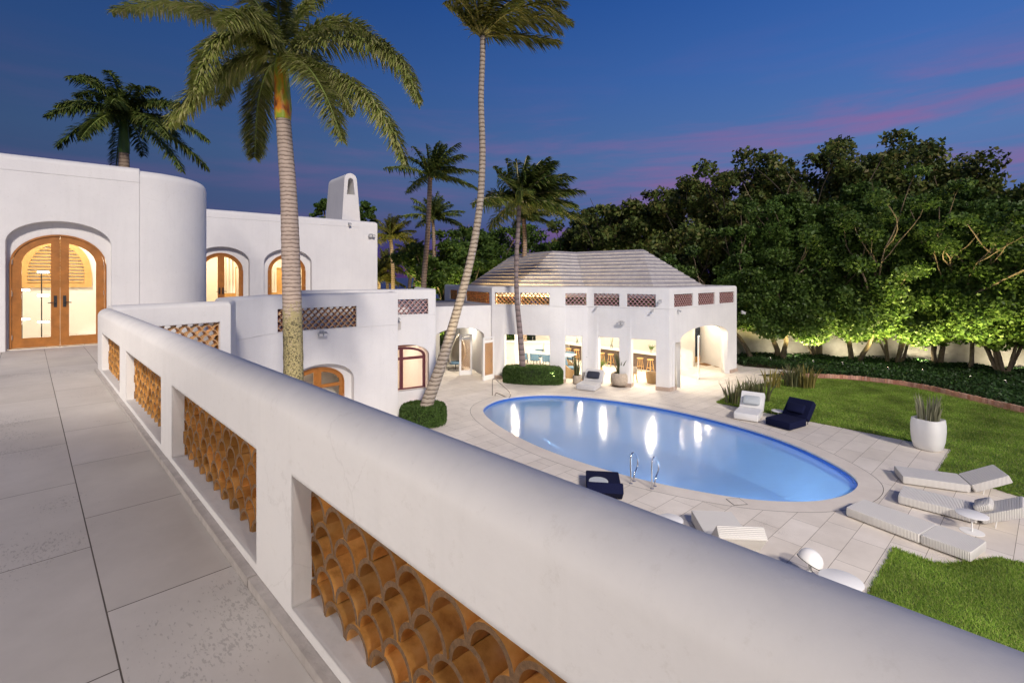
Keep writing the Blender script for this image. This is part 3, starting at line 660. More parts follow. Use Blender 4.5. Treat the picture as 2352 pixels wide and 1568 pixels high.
# ---- arched glazed doors
def glazed(parent, p, d, c, hw, z0, spring, rise, setb, kind='door', frame=WOOD, fw=.115, th=.05, surround=None, leaves=2, handle=True, transom=None, bottom=.22):
    "two arched leaves in the plane set back behind the wall line p + t d"
    dv = Vector(d).normalized(); nv = Vector((-dv.y, dv.x)); base = Vector(p)+nv*setb
    a0 = base+dv*(c-hw); a1 = base+dv*(c+hw); line = [tuple(a0), tuple(a1)]; Wd = 2*hw
    if surround:
        sw, st_ = surround; l2 = [tuple(a0-dv*sw), tuple(a1+dv*sw)]; m_ = MB()
        wall(m_, l2, z0, st_, .10, [dict(s0=sw, s1=sw+Wd, zb=z0, zt=arch(sw+hw, hw, spring, rise), n=18, cos=True)], off=.0)
        m_.build('door_surround' if kind == 'door' else 'window_surround', PLASTER, parent)
    outer = arch(hw, hw, spring, rise)
    m_ = MB(); fr = .035
    wall(m_, line, z0, 0, th+.03, [dict(s0=fr, s1=Wd-fr, zb=z0, zt=arch(hw, hw-fr, spring, rise-fr), n=18, cos=True)], off=-.03, ztop=outer)
    m_.build('door_frame' if kind == 'door' else 'window_frame', frame, parent)
    for k in range(leaves):
        l0, l1 = fr+.003+(Wd-2*fr)*k/leaves, (fr+(Wd-2*fr)*(k+1)/leaves)-.003
        g0 = max(l0+fw, 0); g1 = l1-fw
        ih, ir = hw-fr-fw, rise-fr-fw
        top = lambda s: arch(hw, hw-fr-.001, spring, rise-fr-.001)(s)
        inner = lambda s: arch(hw, ih+.0015, spring, ir)(s)
        m_ = MB(); oo = [dict(s0=g0, s1=g1, zb=z0+bottom, zt=inner, n=12)]
        if transom: oo = [dict(s0=g0, s1=g1, zb=z0+bottom, zt=lambda s: transom-.05, n=1), dict(s0=g0, s1=g1, zb=transom+.05, zt=inner, n=12)]
        wall(m_, line, z0+.008, 0, th, oo, ztop=top, extra=[l0+(l1-l0)*q/16 for q in range(17)])
        # keep only this leaf's columns
        av, _ = path_fn(line); keepf = []; 
        for fi, f in enumerate(m_.f):
            cx_ = sum((Vector(m_.v[i][:2])-a0).dot(dv) for i in f)/len(f)
            if l0-1e-4 <= cx_ <= l1+1e-4: keepf.append(fi)
        m_.f = [m_.f[i] for i in keepf]; m_.m = [0]*len(m_.f)
        used_ = sorted({i for f in m_.f for i in f}); rm = {i: j for j, i in enumerate(used_)}
        m_.v = [m_.v[i] for i in used_]; m_.f = [tuple(rm[i] for i in f) for f in m_.f]
        leaf = m_.build(kind if kind == 'door' else 'casement', frame, parent)
        g_ = MB(); at2, _ = path_fn(line); K = 10
        for q in range(K):
            sa, sb = g0+(g1-g0)*q/K, g0+(g1-g0)*(q+1)/K; pa, pb = at2(sa, th*.5), at2(sb, th*.5)
            g_.add([(pa.x, pa.y, z0+bottom), (pb.x, pb.y, z0+bottom), (pb.x, pb.y, inner(sb)), (pa.x, pa.y, inner(sa))], [(0, 1, 2, 3)])
        g_.build('glass', GLASS, leaf)
        if handle:
            hs = l1-fw/2 if k == 0 else l0+fw/2; hp = at2(hs, -.006); sg = -1 if k == 0 else 1
            h_ = MB(); ang = math.atan2(dv.y, dv.x); h_.box((hp.x, hp.y, z0+1.02), (.055, .012, .26), ang)
            q0 = Vector((hp.x, hp.y, z0+1.0)); q1 = q0-Vector((*nv, 0))*.06; q2 = q1+Vector((*dv, 0))*.12*sg+Vector((0, 0, -.01))
            h_.tube([q0, q1, q2], .011, 6); h_.build('handle', DARK, leaf)
            for zz in (.25, 1.2, 1.9):
                if z0+zz < spring+.1:
                    e_ = at2(l0+.006 if k == 0 else l1-.006, -.035); x_ = MB(); x_.tube([(e_.x, e_.y, z0+zz-.05), (e_.x, e_.y, z0+zz+.05)], .009, 6); x_.build('hinge', TRIM, leaf)
    return a0, a1, dv, nv
glazed(tw, BP[8], tuple(cd), dc-cs, .84, .03, 1.70, .52, .20, surround=(.5, 2.6), transom=1.62)

# ================================================================ WALL D with window, bridge E
DP = [(-6.9, 16.10), (-2.87, 18.50), (-3.35, 19.6), (-4.1, 22.0)]
atD, cumD = path_fn(DP); dd = (Vector(DP[1])-Vector(DP[0])).normalized()
dw = empty('end_wall', (-3.5, 18.2, 0), 'tall white wall end with a red-framed arched window behind the leaning palm', 'wall')
d0, d1 = hit(DP[0], tuple(dd), 890), hit(DP[0], tuple(dd), 983.5)
wc = hit(DP[0], tuple(dd), 927)
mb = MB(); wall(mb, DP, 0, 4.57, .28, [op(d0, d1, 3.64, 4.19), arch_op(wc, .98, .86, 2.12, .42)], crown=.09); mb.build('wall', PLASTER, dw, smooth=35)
tiles(dw, DP, d0+.002, d1-.002, 3.64, 4.19, .05, .15, seg=8, mats=[TILE_R, RIM_R])
groove(dw, DP, 3.60, cumD[1]-1.9, cumD[1]-.01)
glazed(dw, DP[0], tuple(dd), wc-.03, .92, .88, 2.08, .37, .16, kind='window', frame=MAHOG, fw=.06, handle=False, transom=2.02, bottom=.06)
mb = MB(); hb = at_; p = atD(cumD[1]-.75, -.16); mb.box((p.x, p.y, .42), (.62, .26, .10), math.atan2(dd.y, dd.x)); mb.box((p.x-.18, p.y-.1, .36), (.3, .2, .12), math.atan2(dd.y, dd.x))
tag(mb.build('hose_box', RED, loc=(p.x, p.y, .0)), 'small red box on the wall below the red-framed window', 'box')

# rooms behind these walls: warm, lit
def room(parent, corners, z0, z1, name='inner_room', m=PLASTER_IN, floor=True):
    m_ = MB()
    for a, b in zip(corners[:-1], corners[1:]): m_.add([(a[0], a[1], z0), (b[0], b[1], z0), (b[0], b[1], z1), (a[0], a[1], z1)], [(0, 1, 2, 3)])
    return m_.build(name, m, parent)
room(tw, [(-7.2, 14.9), (-9.2, 17.6), (-6.8, 19.4), (-5.0, 16.9)], .02, 3.05)
for t in (.35, .95):
    c_ = Vector((-5.9, 17.6))+Vector((.6, .25))*t*2; mb = MB(); mb.box((c_.x, c_.y+1.2, 1.3), (.07, .07, 2.5), .5); mb.box((c_.x+.5, c_.y+1.4, 2.3), (.9, .05, .08), .45); mb.box((c_.x+.5, c_.y+1.4, .5), (.9, .05, .12), .45); mb.build('inner_door_frame', TILE_R, dw)
room(dw, [(-6.2, 16.9), (-8.2, 20.6), (-5.4, 22.6), (-3.6, 19.5)], .02, 3.05)
lamp('AREA', (-6.9, 17.0, 2.9), 150, WARM, 1.2); lamp('AREA', (-5.6, 19.6, 2.9), 110, (1, .75, .6), 1.2)

# ================================================================ MAIN HOUSE
house = empty('main_house', (-9.5, 12.5, ZT), 'white stucco house on the left with curved corner, arched wooden doors and a chimney', 'house')
hd = Vector((.767, .642)).normalized(); hp0 = Vector((-10.94, 10.5)); hst = hp0-hd*6.5; A = hp0+hd*2.38
s_off = 6.5
t_c = s_off+.5*(hit(tuple(hp0), tuple(hd), 12.5)+hit(tuple(hp0), tuple(hd), 255)); hw_o = .5*(hit(tuple(hp0), tuple(hd), 255)-hit(tuple(hp0), tuple(hd), 12.5))
mb = MB(); HP = [tuple(hst), tuple(A)]
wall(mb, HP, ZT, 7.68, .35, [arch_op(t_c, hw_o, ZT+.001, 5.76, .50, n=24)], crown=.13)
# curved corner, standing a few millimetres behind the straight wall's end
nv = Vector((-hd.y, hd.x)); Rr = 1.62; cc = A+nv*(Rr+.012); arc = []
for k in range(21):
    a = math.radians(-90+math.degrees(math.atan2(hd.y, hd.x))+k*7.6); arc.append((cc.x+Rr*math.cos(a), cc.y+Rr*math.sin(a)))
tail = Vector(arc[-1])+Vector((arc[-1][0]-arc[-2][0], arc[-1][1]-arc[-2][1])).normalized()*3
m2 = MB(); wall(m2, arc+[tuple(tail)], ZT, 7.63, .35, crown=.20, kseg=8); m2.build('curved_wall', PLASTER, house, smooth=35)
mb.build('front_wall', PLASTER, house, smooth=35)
db = hit(tuple(hp0-hd.orthogonal()*0+nv*.2), tuple(hd), 21.5); de = hit(tuple(hp0+nv*.2), tuple(hd), 244)
glazed(house, tuple(hp0), tuple(hd), (db+de)/2, (de-db)/2, ZT+.03, 5.28, .69, .20, surround=(.3, 6.45), fw=.15)
fp, fd = Vector((-11.9, 19.4)), Vector((.755, .656)).normalized(); fn = Vector((-fd.y, fd.x))
FPp = [tuple(fp-fd*4.5), tuple(fp+fd*6.15), tuple(fp+fd*7.05), tuple(fp+fd*7.06+fn*3.5)]
mb = MB(); wall(mb, FPp, ZT, 7.70, .35, [arch_op(4.5+.42, .98, ZT+.001, 5.62, .60), arch_op(4.5+2.93, .98, ZT+.001, 5.62, .60)], crown=.13); mb.build('rear_wall', PLASTER, house, smooth=35)
glazed(house, tuple(fp), tuple(fd), .41, .79, ZT+.03, 5.25, .73, .22, surround=(.4, 6.4))
glazed(house, tuple(fp), tuple(fd), 2.93, .78, ZT+.03, 5.25, .73, .22, surround=(.4, 6.4))
groove(house, HP, 7.32, 2.0, s_off+2.38, off=-.004, h=.012); groove(house, FPp, 7.38, 3.0, 4.5+6.2, off=-.004, h=.012)
# flat roofs that close the rooms
mb = MB(); mb.prism([tuple(hst+nv*.3), tuple(A+nv*.3), (-9.1, 13.6), (-10.2, 14.7), (-12.5, 16.0), (-17, 12)], 6.95, 7.2); mb.build('flat_roof', ROOF, house); mb = MB(); mb.prism([tuple(Vector(FPp[0])+fn*.3), tuple(Vector(FPp[2])+fn*.3-fd*.3), tuple(Vector(FPp[2])+fn*3.4-fd*.3), tuple(Vector(FPp[0])+fn*4.5)], 6.9, 7.15)
mb.build('flat_roof', ROOF, house)
# rooms
cA, cB = hp0+nv*.4-hd*1.6, hp0+nv*.4+hd*2.6
room(house, [tuple(cA), tuple(cA+nv*2.9), tuple(cB+nv*2.9-hd*.2), tuple(cB-hd*.1)], ZT+.01, 6.95)
mb = MB(); mb.prism([tuple(cA), tuple(cB), tuple(cB+nv*3), tuple(cA+nv*3)], ZT-.25, ZT+.012); mb.build('room_floor', TERR, house)
fA, fB = fp+fn*.4-fd*2, fp+fn*.4+fd*5.5
room(house, [tuple(fA), tuple(fA+fn*3), tuple(fB+fn*3), tuple(fB)], ZT+.01, 6.9)
mb = MB(); mb.prism([tuple(fA), tuple(fB), tuple(fB+fn*3), tuple(fA+fn*3)], ZT-.25, ZT+.012); mb.build('room_floor', TERR, house)
p = hp0+hd*.9+nv*1.7; lamp('AREA', (p.x, p.y, 6.8), 150, (1, .86, .66), 1.0)
for t in (.3, 3.0): p = fp+fd*t+fn*1.6; lamp('AREA', (p.x, p.y, 6.7), 150, (1, .80, .50), 1.0)
for t, s_ in ((.75, 0), (2.45, 1)):
    c_ = fp+fd*t+fn*1.9; mb = MB(); K = 14
    for k in range(K):
        a_, b_ = c_+fd*(.5*k/K)+fn*.04*math.sin(k*1.7), c_+fd*(.5*(k+1)/K)+fn*.04*math.sin((k+1)*1.7)
        mb.add([(a_.x, a_.y, ZT+.9), (b_.x, b_.y, ZT+.9), (b_.x, b_.y, 6.5), (a_.x, a_.y, 6.5)], [(0, 1, 2, 3)])
    mb.build('curtain', PLASTER_IN, house)
    c_ = fp+fd*(t+.35+s_*.25)+fn*2.5; mb = MB(); mb.box((c_.x, c_.y, ZT+1.0), (.55, .4, 2.0), math.atan2(fd.y, fd.x)); mb.box((c_.x, c_.y, ZT+2.03), (.62, .46, .05), math.atan2(fd.y, fd.x)); mb.build('cabinet', WOOD_L, house)
# louvred arched shutter on the room's back wall
lb = hp0+nv*3.24; c_ = .5*(hit(tuple(lb), tuple(hd), 30+14)+hit(tuple(lb), tuple(hd), 211)); hwv = .5*(hit(tuple(lb), tuple(hd), 211)-hit(tuple(lb), tuple(hd), 44))
line = [tuple(lb+hd*(c_-hwv)), tuple(lb+hd*(c_+hwv))]
mb = MB(); zs = 4.72; sp_ = 5.1; ri = .95
wall(mb, line, zs, 0, .05, [dict(s0=.16, s1=2*hwv-.16, zb=zs+.13, zt=arch(hwv, hwv-.16, sp_, ri-.16), n=18, cos=True)], ztop=arch(hwv, hwv, sp_, ri), extra=[2*hwv*k/24 for k in range(25)])
z = zs+.16
while z < sp_+ri-.2:
    wv_ = hwv-.16 if z < sp_ else (hwv-.16)*math.sqrt(max(0, 1-((z-sp_)/(ri-.16))**2))
    m_ = lb+hd*c_+nv*.0; mb.box((m_.x, m_.y, z), (2*wv_, .055, .012), math.atan2(hd.y, hd.x), tilt=Matrix.Rotation(R(38), 3, 'X')); z += .088
m_ = lb+hd*c_; mb.box((m_.x+nv.x*.0, m_.y, (zs+sp_+ri)/2), (.10, .045, sp_+ri-zs-.3), math.atan2(hd.y, hd.x))
mb.build('louvred_shutter', WOOD_L, house)
# lamp reflection in the left leaf, built behind it as rods with glowing bars
q = hp0+nv*1.0+hd*hit(tuple(hp0+nv*1.0), tuple(hd), 60); q2 = hp0+nv*1.3+hd*hit(tuple(hp0+nv*1.3), tuple(hd), 105)
fl_ = empty('lamp_reflection', (q.x, q.y, ZT), 'reflection of a rodded lamp, built as glowing bars behind the left leaf of the large arched door', 'lamp')
mb = MB(); mb.tube([(q.x-.1, q.y, ZT+.02), (q.x-.1, q.y, ZT+1.35)], .012, 6); mb.build('rod', DARK, fl_); mb = MB(); mb.tube([(q2.x-.1, q2.y, ZT+.02), (q2.x-.1, q2.y, ZT+1.75)], .012, 6); mb.build('rod', DARK, fl_); mb = MB(); mb.box(((q.x+q2.x)/2-.1, (q.y+q2.y)/2, ZT+.03), (.9, .2, .03), .6); mb.build('base', DARK, fl_)
for (a, zz) in ((q, 1.30), (q, .62), (q2, 1.72), (q2, 1.16), (q2, .52)):
    m_ = MB(); m_.box((a.x-.06, a.y, ZT+zz), (.20, .03, .035), math.atan2(hd.y, hd.x)); m_.build('reflected_bar', GLOWW, fl_)
# chimney
cb = Vector((-8.48, 24.45)); cw = 1.02; cdp = 2.35
def chim(hwf, z):   # half width narrows with height
    return hwf
mb = MB(); zb, sp_, zt_ = 7.4, 9.93, 10.25
def prof(kb, kt, z0, sp, rise, n=12):
    pts = [(-kb, z0), (kb, z0), (kt, sp)]+[(kt*math.cos(math.pi*k/n), sp+rise*math.sin(math.pi*k/n)) for k in range(1, n)]+[(-kt, sp)]
    return pts
def P3(s, z, d): 
    dd_ = d + (.10*(z-zb)/(zt_-zb) if d == 0 else -.16*(z-zb)/(zt_-zb)); c_ = cb+fd*(cw/2+s)+fn*dd_; return (c_.x, c_.y, z)
outer = prof(.51, .325, zb, sp_, .32); innerp = prof(.20, .135, 9.17, 9.86, .15); no, ni = len(outer), len(innerp)
tr = geometry.tessellate_polygon([[Vector((*p, 0)) for p in outer], [Vector((*p, 0)) for p in innerp]]); allp = outer+innerp
mb.add([P3(s, z, 0) for s, z in allp], [tuple(t) for t in tr]); mb.add([P3(s, z, cdp) for s, z in allp], [tuple(t)[::-1] for t in tr])
for i in range(no): j = (i+1) % no; mb.add([P3(*outer[i], 0), P3(*outer[j], 0), P3(*outer[j], cdp), P3(*outer[i], cdp)], [(0, 1, 2, 3)])
for i in range(ni): j = (i+1) % ni; mb.add([P3(*innerp[i], 0), P3(*innerp[j], 0), P3(*innerp[j], cdp), P3(*innerp[i], cdp)], [(3, 2, 1, 0)])
for i in (0,): 
    mid = [P3(s, z, cdp*.6) for s, z in innerp]; mb.add(mid, [tuple(range(ni))])
mb.build('chimney', PLASTER, house, smooth=35)

# ================================================================ PAVILION
pav = empty('pool_pavilion', (4, 26, 0), 'white open poolside pavilion with tiled parapet screens and a stepped grey hip roof', 'pavilion')
V0, V1, V2, V3, V4, V5 = (-4.25, 31.0), (-1.0, 24.4), (2.45, 23.35), (3.62, 23.35), (6.90, 21.55), (12.0, 26.25)
V6 = (11.0, 31.5)
PP = [V0, V1, V2, V3, V4, V5, V6]; atP, cp = path_fn(PP)
def hs(i, x): 
    a, b = Vector(PP[i]), Vector(PP[i+1]); return cp[i]+hit(tuple(a), tuple((b-a).normalized()), x)
ZL, ZB = 2.2, 3.62
wins = [(0, 1033, 1050), (0, 1070, 1124), (1, 1136.7, 1187), (1, 1194.3, 1262), (2, 1298.8, 1347), (3, 1363.7, 1422.3), (3, 1440, 1506), (4, 1548.5, 1592), (4, 1603.9, 1642.4), (4, 1652.6, 1686.7)]
opsU = [op(hs(i, a), hs(i, b), 3.67, 4.235) for i, a, b in wins]
lowo = [op(hs(1, 1158.7), hs(1, 1262.8), .0, ZL), op(hs(2, 1298.8), hs(2, 1337.3), .0, ZL), op(hs(3, 1374), hs(3, 1422), .0, ZL), op(hs(3, 1450), hs(3, 1506.7), .0, ZL)]
sL, sR = hs(4, 1563), hs(4, 1671)
lowo += [dict(s0=sL, s1=sR, zb=.0, zt=arch((sL+sR)/2, (sR-sL)/2, 2.12, .52), n=22, cos=True)]
lowo += [op(hs(4, 1551.5), sL-.004, .0, 2.08)]
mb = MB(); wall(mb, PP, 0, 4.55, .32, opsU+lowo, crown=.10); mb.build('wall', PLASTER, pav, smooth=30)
for o, (i, a, b) in zip(opsU, wins):
    tiles(pav, PP, o['s0']+.002, o['s1']-.002, 3.67, 4.235, .06, .15, seg=6, r=.10, mats=[TILE, RIM_L] if i < 2 else [TILE_R, RIM_R])
groove(pav, PP, 3.615, hs(1, 1137), hs(4, 1694), off=-.012, h=.02)
# column bases in pink stone
mb = MB()
def base(s0, s1, lo=-.05, hi=.37):
    ss = [s0]+[c for c in cp if s0 < c < s1]+[s1]; f = [atP(s, lo) for s in ss]; b = [atP(s, hi) for s in ss][::-1]
    mb = MB(); mb.prism([(p.x, p.y) for p in f+b], .003, .16); mb.build('column_base', TRIM, pav)
for s0, s1 in ((hs(1, 1137), hs(1, 1160)), (hs(1, 1262), hs(2, 1299.5)), (hs(2, 1336.5), hs(3, 1374.7)), (hs(3, 1421.5), hs(3, 1450.7)), (hs(3, 1506), hs(4, 1552.3)), (hs(4, 1676), cp[5]+.3)): base(s0, s1)
mb = MB(); EPp = [(-5.6, 22.3), (-1.02, 24.55)]; ed = (Vector(EPp[1])-Vector(EPp[0])).normalized()
ec, el = hit(EPp[0], tuple(ed), 1058), (Vector(EPp[1])-Vector(EPp[0])).length
er = hit(EPp[0], tuple(ed), 1112); elft = hit(EPp[0], tuple(ed), 1000)
wall(mb, EPp, 0, 3.6, .3, [dict(s0=er-2.55, s1=er, zb=.0, zt=arch(er-1.27, 1.275, 2.1, .44), n=22, cos=True)]); mb.build('bridge_wall', PLASTER, pav, smooth=30)
mb = MB(); mb.prism([(-5.6, 22.6), (-1.0, 24.85), (-4.0, 30.7), (-8.5, 28)], 3.40, 3.56); mb.build('bridge_roof', ROOF, pav)
for pg, h_ in (([(-1.55, 25.3), (-1.05, 25.5), (-1.35, 26.2), (-1.9, 26.0)], 3.39), ([(-4.6, 27.8), (-4.1, 27.9), (-4.3, 28.5), (-4.8, 28.3)], 3.39), ([(.15, 27.2), (.55, 27.2), (.55, 27.6), (.15, 27.6)], 2.94)):
    mb = MB(); mb.prism(pg, .001, h_); mb.build('inner_pillar', PLASTER, pav)
# ceiling
ceil = [(-.9, 24.8), (2.5, 23.75), (3.7, 23.75), (6.85, 22.05), (11.5, 26.4), (10.6, 31.4), (4.5, 34), (-4.0, 31)]
mb = MB(); mb.prism(ceil, 2.95, 3.2); mb.build('ceiling', PLASTER_IN, pav)
# stepped hip roof
def ins(p, d=.85):
    c_ = Vector((4.0, 28.5)); v = c_-Vector(p); return tuple(Vector(p)+v.normalized()*d)
E = [Vector((*ins(p), 4.02)) for p in (V0, V1, V2, V3, V4, V5)]
T0, T1, T2, T3 = D(1181, 584.4, 33), D(1269.5, 576.3, 28.5), D(1322.6, 578.9, 28.9), D(1476.6, 572.6, 27.2)
facets = [(E[0], E[1], T0, T1), (E[1], E[2], T1, T1), (E[2], E[3], T1, T2), (E[3], E[4], T2, T3), (E[4], E[5], T3, T3)]
back = Vector((10.5, 32.5, 3.98)); bk2 = Vector((-1, 37, 3.98))
facets += [(E[5], back, T3, T3), (back, bk2, T3, T0), (bk2, E[0], T0, T0)]
NC = 13; mb = MB()
for a, b, c_, d_ in facets:
    for k in range(NC):
        t0, t1 = k/NC, (k+1)/NC; lift = Vector((0, 0, .042))
        p0, p1 = a.lerp(c_, t0), b.lerp(d_, t0); q0, q1 = a.lerp(c_, t1), b.lerp(d_, t1)
        mb.add([p0+lift, p1+lift, q1, q0], [(0, 1, 2, 3)], 0); mb.add([p0-lift*.2, p1-lift*.2, p1+lift, p0+lift], [(0, 1, 2, 3)], 1)
mb.build('stepped_roof', [ROOF, ROOF_EDGE], pav, merge=False)
# warm lamps in the gutter behind the left parapet
for x_, y_ in ((-.55, 24.72), (.55, 24.40), (1.6, 24.08), (-1.55, 26.5), (-2.5, 28.4)): lamp('POINT', (x_, y_, 4.40), 95, (1, .66, .26), .06)

# inner walls of the pavilion
mb = MB()
wall(mb, [(1.6, 33.2), (6.2, 32.6), (8.9, 30.2)], 0, 2.95, .2); mb.build('back_wall', PLASTER_IN, pav)
cw_ = [(8.15, 25.6), (8.75, 26.15), (9.35, 26.75), (9.95, 27.2), (10.35, 27.9), (10.5, 28.6), (11.2, 29.3), (12.4, 30.0)]
mb = MB(); wall(mb, cw_[:6], 0, 2.95, .2); mb.build('curved_inner_wall', PLASTER_IN, pav, smooth=35)
gd = (Vector((12.3, 29.9))-Vector((10.55, 28.7))).normalized()
mb = MB(); gp = Vector((10.55, 28.7)); ang = math.atan2(gd.y, gd.x)
for t in (.0, .95, 1.75): q = gp+gd*t; mb = MB(); mb.box((q.x, q.y, 1.12), (.16, .2, 2.24), ang); mb.build('door_post', PLASTER_IN, pav)
q = gp+gd*.9; mb = MB(); mb.box((q.x, q.y, 2.6), (1.94, .22, .69), ang); mb.build('lintel', PLASTER_IN, pav)
mb = MB(); wall(mb, [tuple(gp+gd*.08), tuple(gp+gd*.87)], .02, 2.25, .05, [op(.14, .65, .35, 2.1)]); dr = mb.build('door', WOOD_L, pav)
q = gp+gd*.47-Vector((gd.y, -gd.x))*-.0; mb = MB(); mb.box((q.x, q.y, 1.2), (.5, .01, 1.7), ang); mb.build('glass', prin('dark_glass', (.02, .03, .05), .05), dr)
mb = MB(); q = gp+gd*1.35+Vector((-gd.y, gd.x))*.8; mb.box((q.x, q.y, 1.4), (1.2, .1, 2.8), ang); mb.build('dark_interior_wall', prin('gym_wall', (.05, .05, .08), .6), pav)

def screen_door(bx, by, w, ang, label=None):
    "framed lattice panel standing on the deck"
    d = Vector((math.cos(ang), math.sin(ang))); p = Vector((bx, by)); q = p+d*w
    fr_ = MB(); wall(fr_, [tuple(p), tuple(q)], .02, 2.09, .055, [op(.10, w-.10, .26, 1.82), op(.13, w-.13, 1.93, 2.03)])
    o = fr_.build('screen_door', WHITE, pav)
    tiles(o, [tuple(p), tuple(q)], .10, w-.10, .26, 1.82, .005, .04, r=.06, seg=5, thick=.014, name='tile_lattice', mats=[TILE, RIM_L])
    if label: o['label'] = label
screen_door(-2.68, 25.0, .66, R(14)); screen_door(-1.37, 23.6, .80, R(52))
p = G(1549, 896.5); screen_door(p.x, p.y, .62, R(100)); p = G(1605, 872); screen_door(p.x, p.y, .62, R(66)); p = G(1660, 856); screen_door(p.x, p.y, .6, R(30))

# interior lamps of the pavilion (recessed ceiling lights with real discs)
for (x, y) in ((.2, 26.2), (2.2, 25.6), (2.4, 28.6), (4.2, 25.2), (5.0, 27.0), (6.6, 23.6), (7.2, 25.2), (4.2, 30.6), (.2, 30.0), (-2.4, 26.4), (-3.2, 29.0)):
    lamp('POINT', (x, y, 2.62), 155, (1, .88, .70), .10)
    m_ = MB(); m_.lathe([(.0, 2.925), (.11, 2.925), (.12, 2.948)], (x, y, 0), 14); m_.build('ceiling_light', GLOWC, pav)
for (x, y) in ((9.6, 25.4), (11.0, 27.6), (8.3, 24.4)):
    lamp('POINT', (x, y, 2.62), 42, (1, .84, .62), .10)
    m_ = MB(); m_.lathe([(.0, 2.925), (.11, 2.925), (.12, 2.948)], (x, y, 0), 14); m_.build('ceiling_light', GLOWC, pav)
# ================================================================ FURNITURE
def rbox(mb, M, x0, x1, y0, y1, z0, z1, r=.04, mi=0):
    "rounded slab in a local frame M (4x4)"
    xs = [(x0, r), (x1, -r)]; pts = []
    cr = [(x1-r, y1-r, 0), (x0+r, y1-r, 90), (x0+r, y0+r, 180), (x1-r, y0+r, 270)]
    loop = []
    for cx_, cy_, a0 in cr:
        for k in range(4): a = R(a0+k*30); loop.append((cx_+r*math.cos(a), cy_+r*math.sin(a)))
    e = min(r, (z1-z0)/2.2)*.7; n = len(loop); cxm, cym = (x0+x1)/2, (y0+y1)/2
    rows = [(z0, .6*e/r), (z0+e*.5, .15*e/r), (z0+e, 0), (z1-e, 0), (z1-e*.4, .2*e/r), (z1, .7*e/r)]; vs = []
    for z, sh in rows:
        for x, y in loop:
            dx, dy = cxm-x, cym-y; l = math.hypot(dx, dy); vs.append(M @ Vector((x+dx/l*sh*r, y+dy/l*sh*r, z)))
    k = len(rows); fs = [(j*n+i, j*n+(i+1) % n, (j+1)*n+(i+1) % n, (j+1)*n+i) for j in range(k-1) for i in range(n)]
    fs += [tuple(range(n-1, -1, -1)), tuple((k-1)*n+i for i in range(n))]
    mb.add(vs, fs, mi)
def lounger(loc, ang, mat_, label, group, seat=1.27, back=.74, w=.75, h=.20, tilt=28, pillow=None, zc=.03, round_=.03, cover=None):
    "origin at the near foot corner, x along the seat towards the back, y across"
    root = empty('sun_lounger', (loc[0], loc[1], 0), label, 'sun lounger', ang, group)
    I = Matrix.Identity(4)
    m_ = MB(); rbox(m_, I, 0, seat, 0, w, zc, h, round_); m_.build('seat', mat_, root, smooth=35, local=True)
    T = Matrix.Translation((seat+.004, 0, h)) @ Matrix.Rotation(-R(tilt), 4, 'Y') @ Matrix.Translation((0, 0, -h))
    m_ = MB(); rbox(m_, T, 0, back, 0, w, zc, h, round_); m_.build('backrest', mat_, root, smooth=35, local=True)
    fm = WHITE if mat_ is not NAVY else DARK
    for x in (.12, seat-.15)+(() if tilt > 5 else (seat+back-.12,)):
        for y in (.1, w-.1): m_ = MB(); m_.tube([(x, y, 0), (x, y, zc+.01)], .03, 8); m_.build('foot', fm, root, local=True)
    if tilt > 5:
        for y in (.12, w-.12):
            q = T @ Vector((back*.30, y, zc)); m_ = MB(); m_.tube([(q.x, y, q.z), (q.x-.02, y, .0)], .011, 6); m_.build('back_strut', fm, root, local=True)
    if pillow:
        pm, pw, ph, px_ = pillow; y0 = (w-pw)/2; q = MB(); rbox(q, T @ Matrix.Translation((px_, y0, h+.002)), 0, ph, 0, pw, 0, .13, .06)
        o = q.build('pillow', pm, None, smooth=60); M = Matrix.Translation((loc[0], loc[1], 0)) @ Matrix.Rotation(ang, 4, 'Z'); o.data.transform(M)
        o.location = (M @ T @ Vector((px_, w/2, h))); o.data.transform(Matrix.Translation(-o.location)); return root, o
    return root
def ang(dx, dy): return math.atan2(dy, dx)
GR = 'woven white loungers at the right of the pool'
lounger((9.44, 11.87), ang(1.13, -.51), RATTAN, 'woven white lounger with raised back nearest the white planter, farthest of the right-hand row', GR, tilt=27)
_, pl = lounger((8.50, 10.83), ang(.70, -.72), RATTAN, 'ribbed woven white lounger in the middle of the right-hand row with a round bolster', GR, tilt=30, pillow=(RATTAN, .5, .30, -.02))
tag(pl, 'pale bolster pillow on the middle ribbed white lounger', 'pillow')
lounger((6.98, 10.28), ang(.50, -.86), RATTAN, 'flat white woven lounger lying level beside the near lawn corner', GR, tilt=1, back=.72)
# loungers whose back faces the camera: origin at the far-left corner mirrored, use angle -93 deg
def lounger_far(xl, yf, ang_, *a, **k):
    "far-left corner given; the seat runs towards the camera"
    w = k.get('w', .78); d = Vector((math.cos(ang_), math.sin(ang_))); n_ = Vector((-d.y, d.x))
    return lounger((xl, yf), ang_, *a, **k)
lounger((3.66, 10.05), R(-95), RATTAN, 'white woven lounger seen from behind its raised back at the foot of the parapet', 'loungers below the parapet', tilt=47, w=.80, seat=1.12, back=.66, h=.25)
bpy.data.objects['sun_lounger.003'] if 'sun_lounger.003' in bpy.data.objects else None
lounger((1.82, 12.12), R(-98), NAVY, 'navy blue lounger seen from behind next to the steel ladder rails', 'loungers below the parapet', tilt=36, w=.79, seat=.98, back=.50, h=.25)
GP = 'padded loungers along the far pool edge'
_, pl = lounger((2.85, 21.85), ang(.6, 1.16), GREYPAD, 'pale grey padded lounger by the pavilion columns with a dark pillow', GP, tilt=48, w=.86, seat=.98, back=.62, pillow=(CUSHD, .58, .34, .10), h=.26)
lw = bpy.data.objects
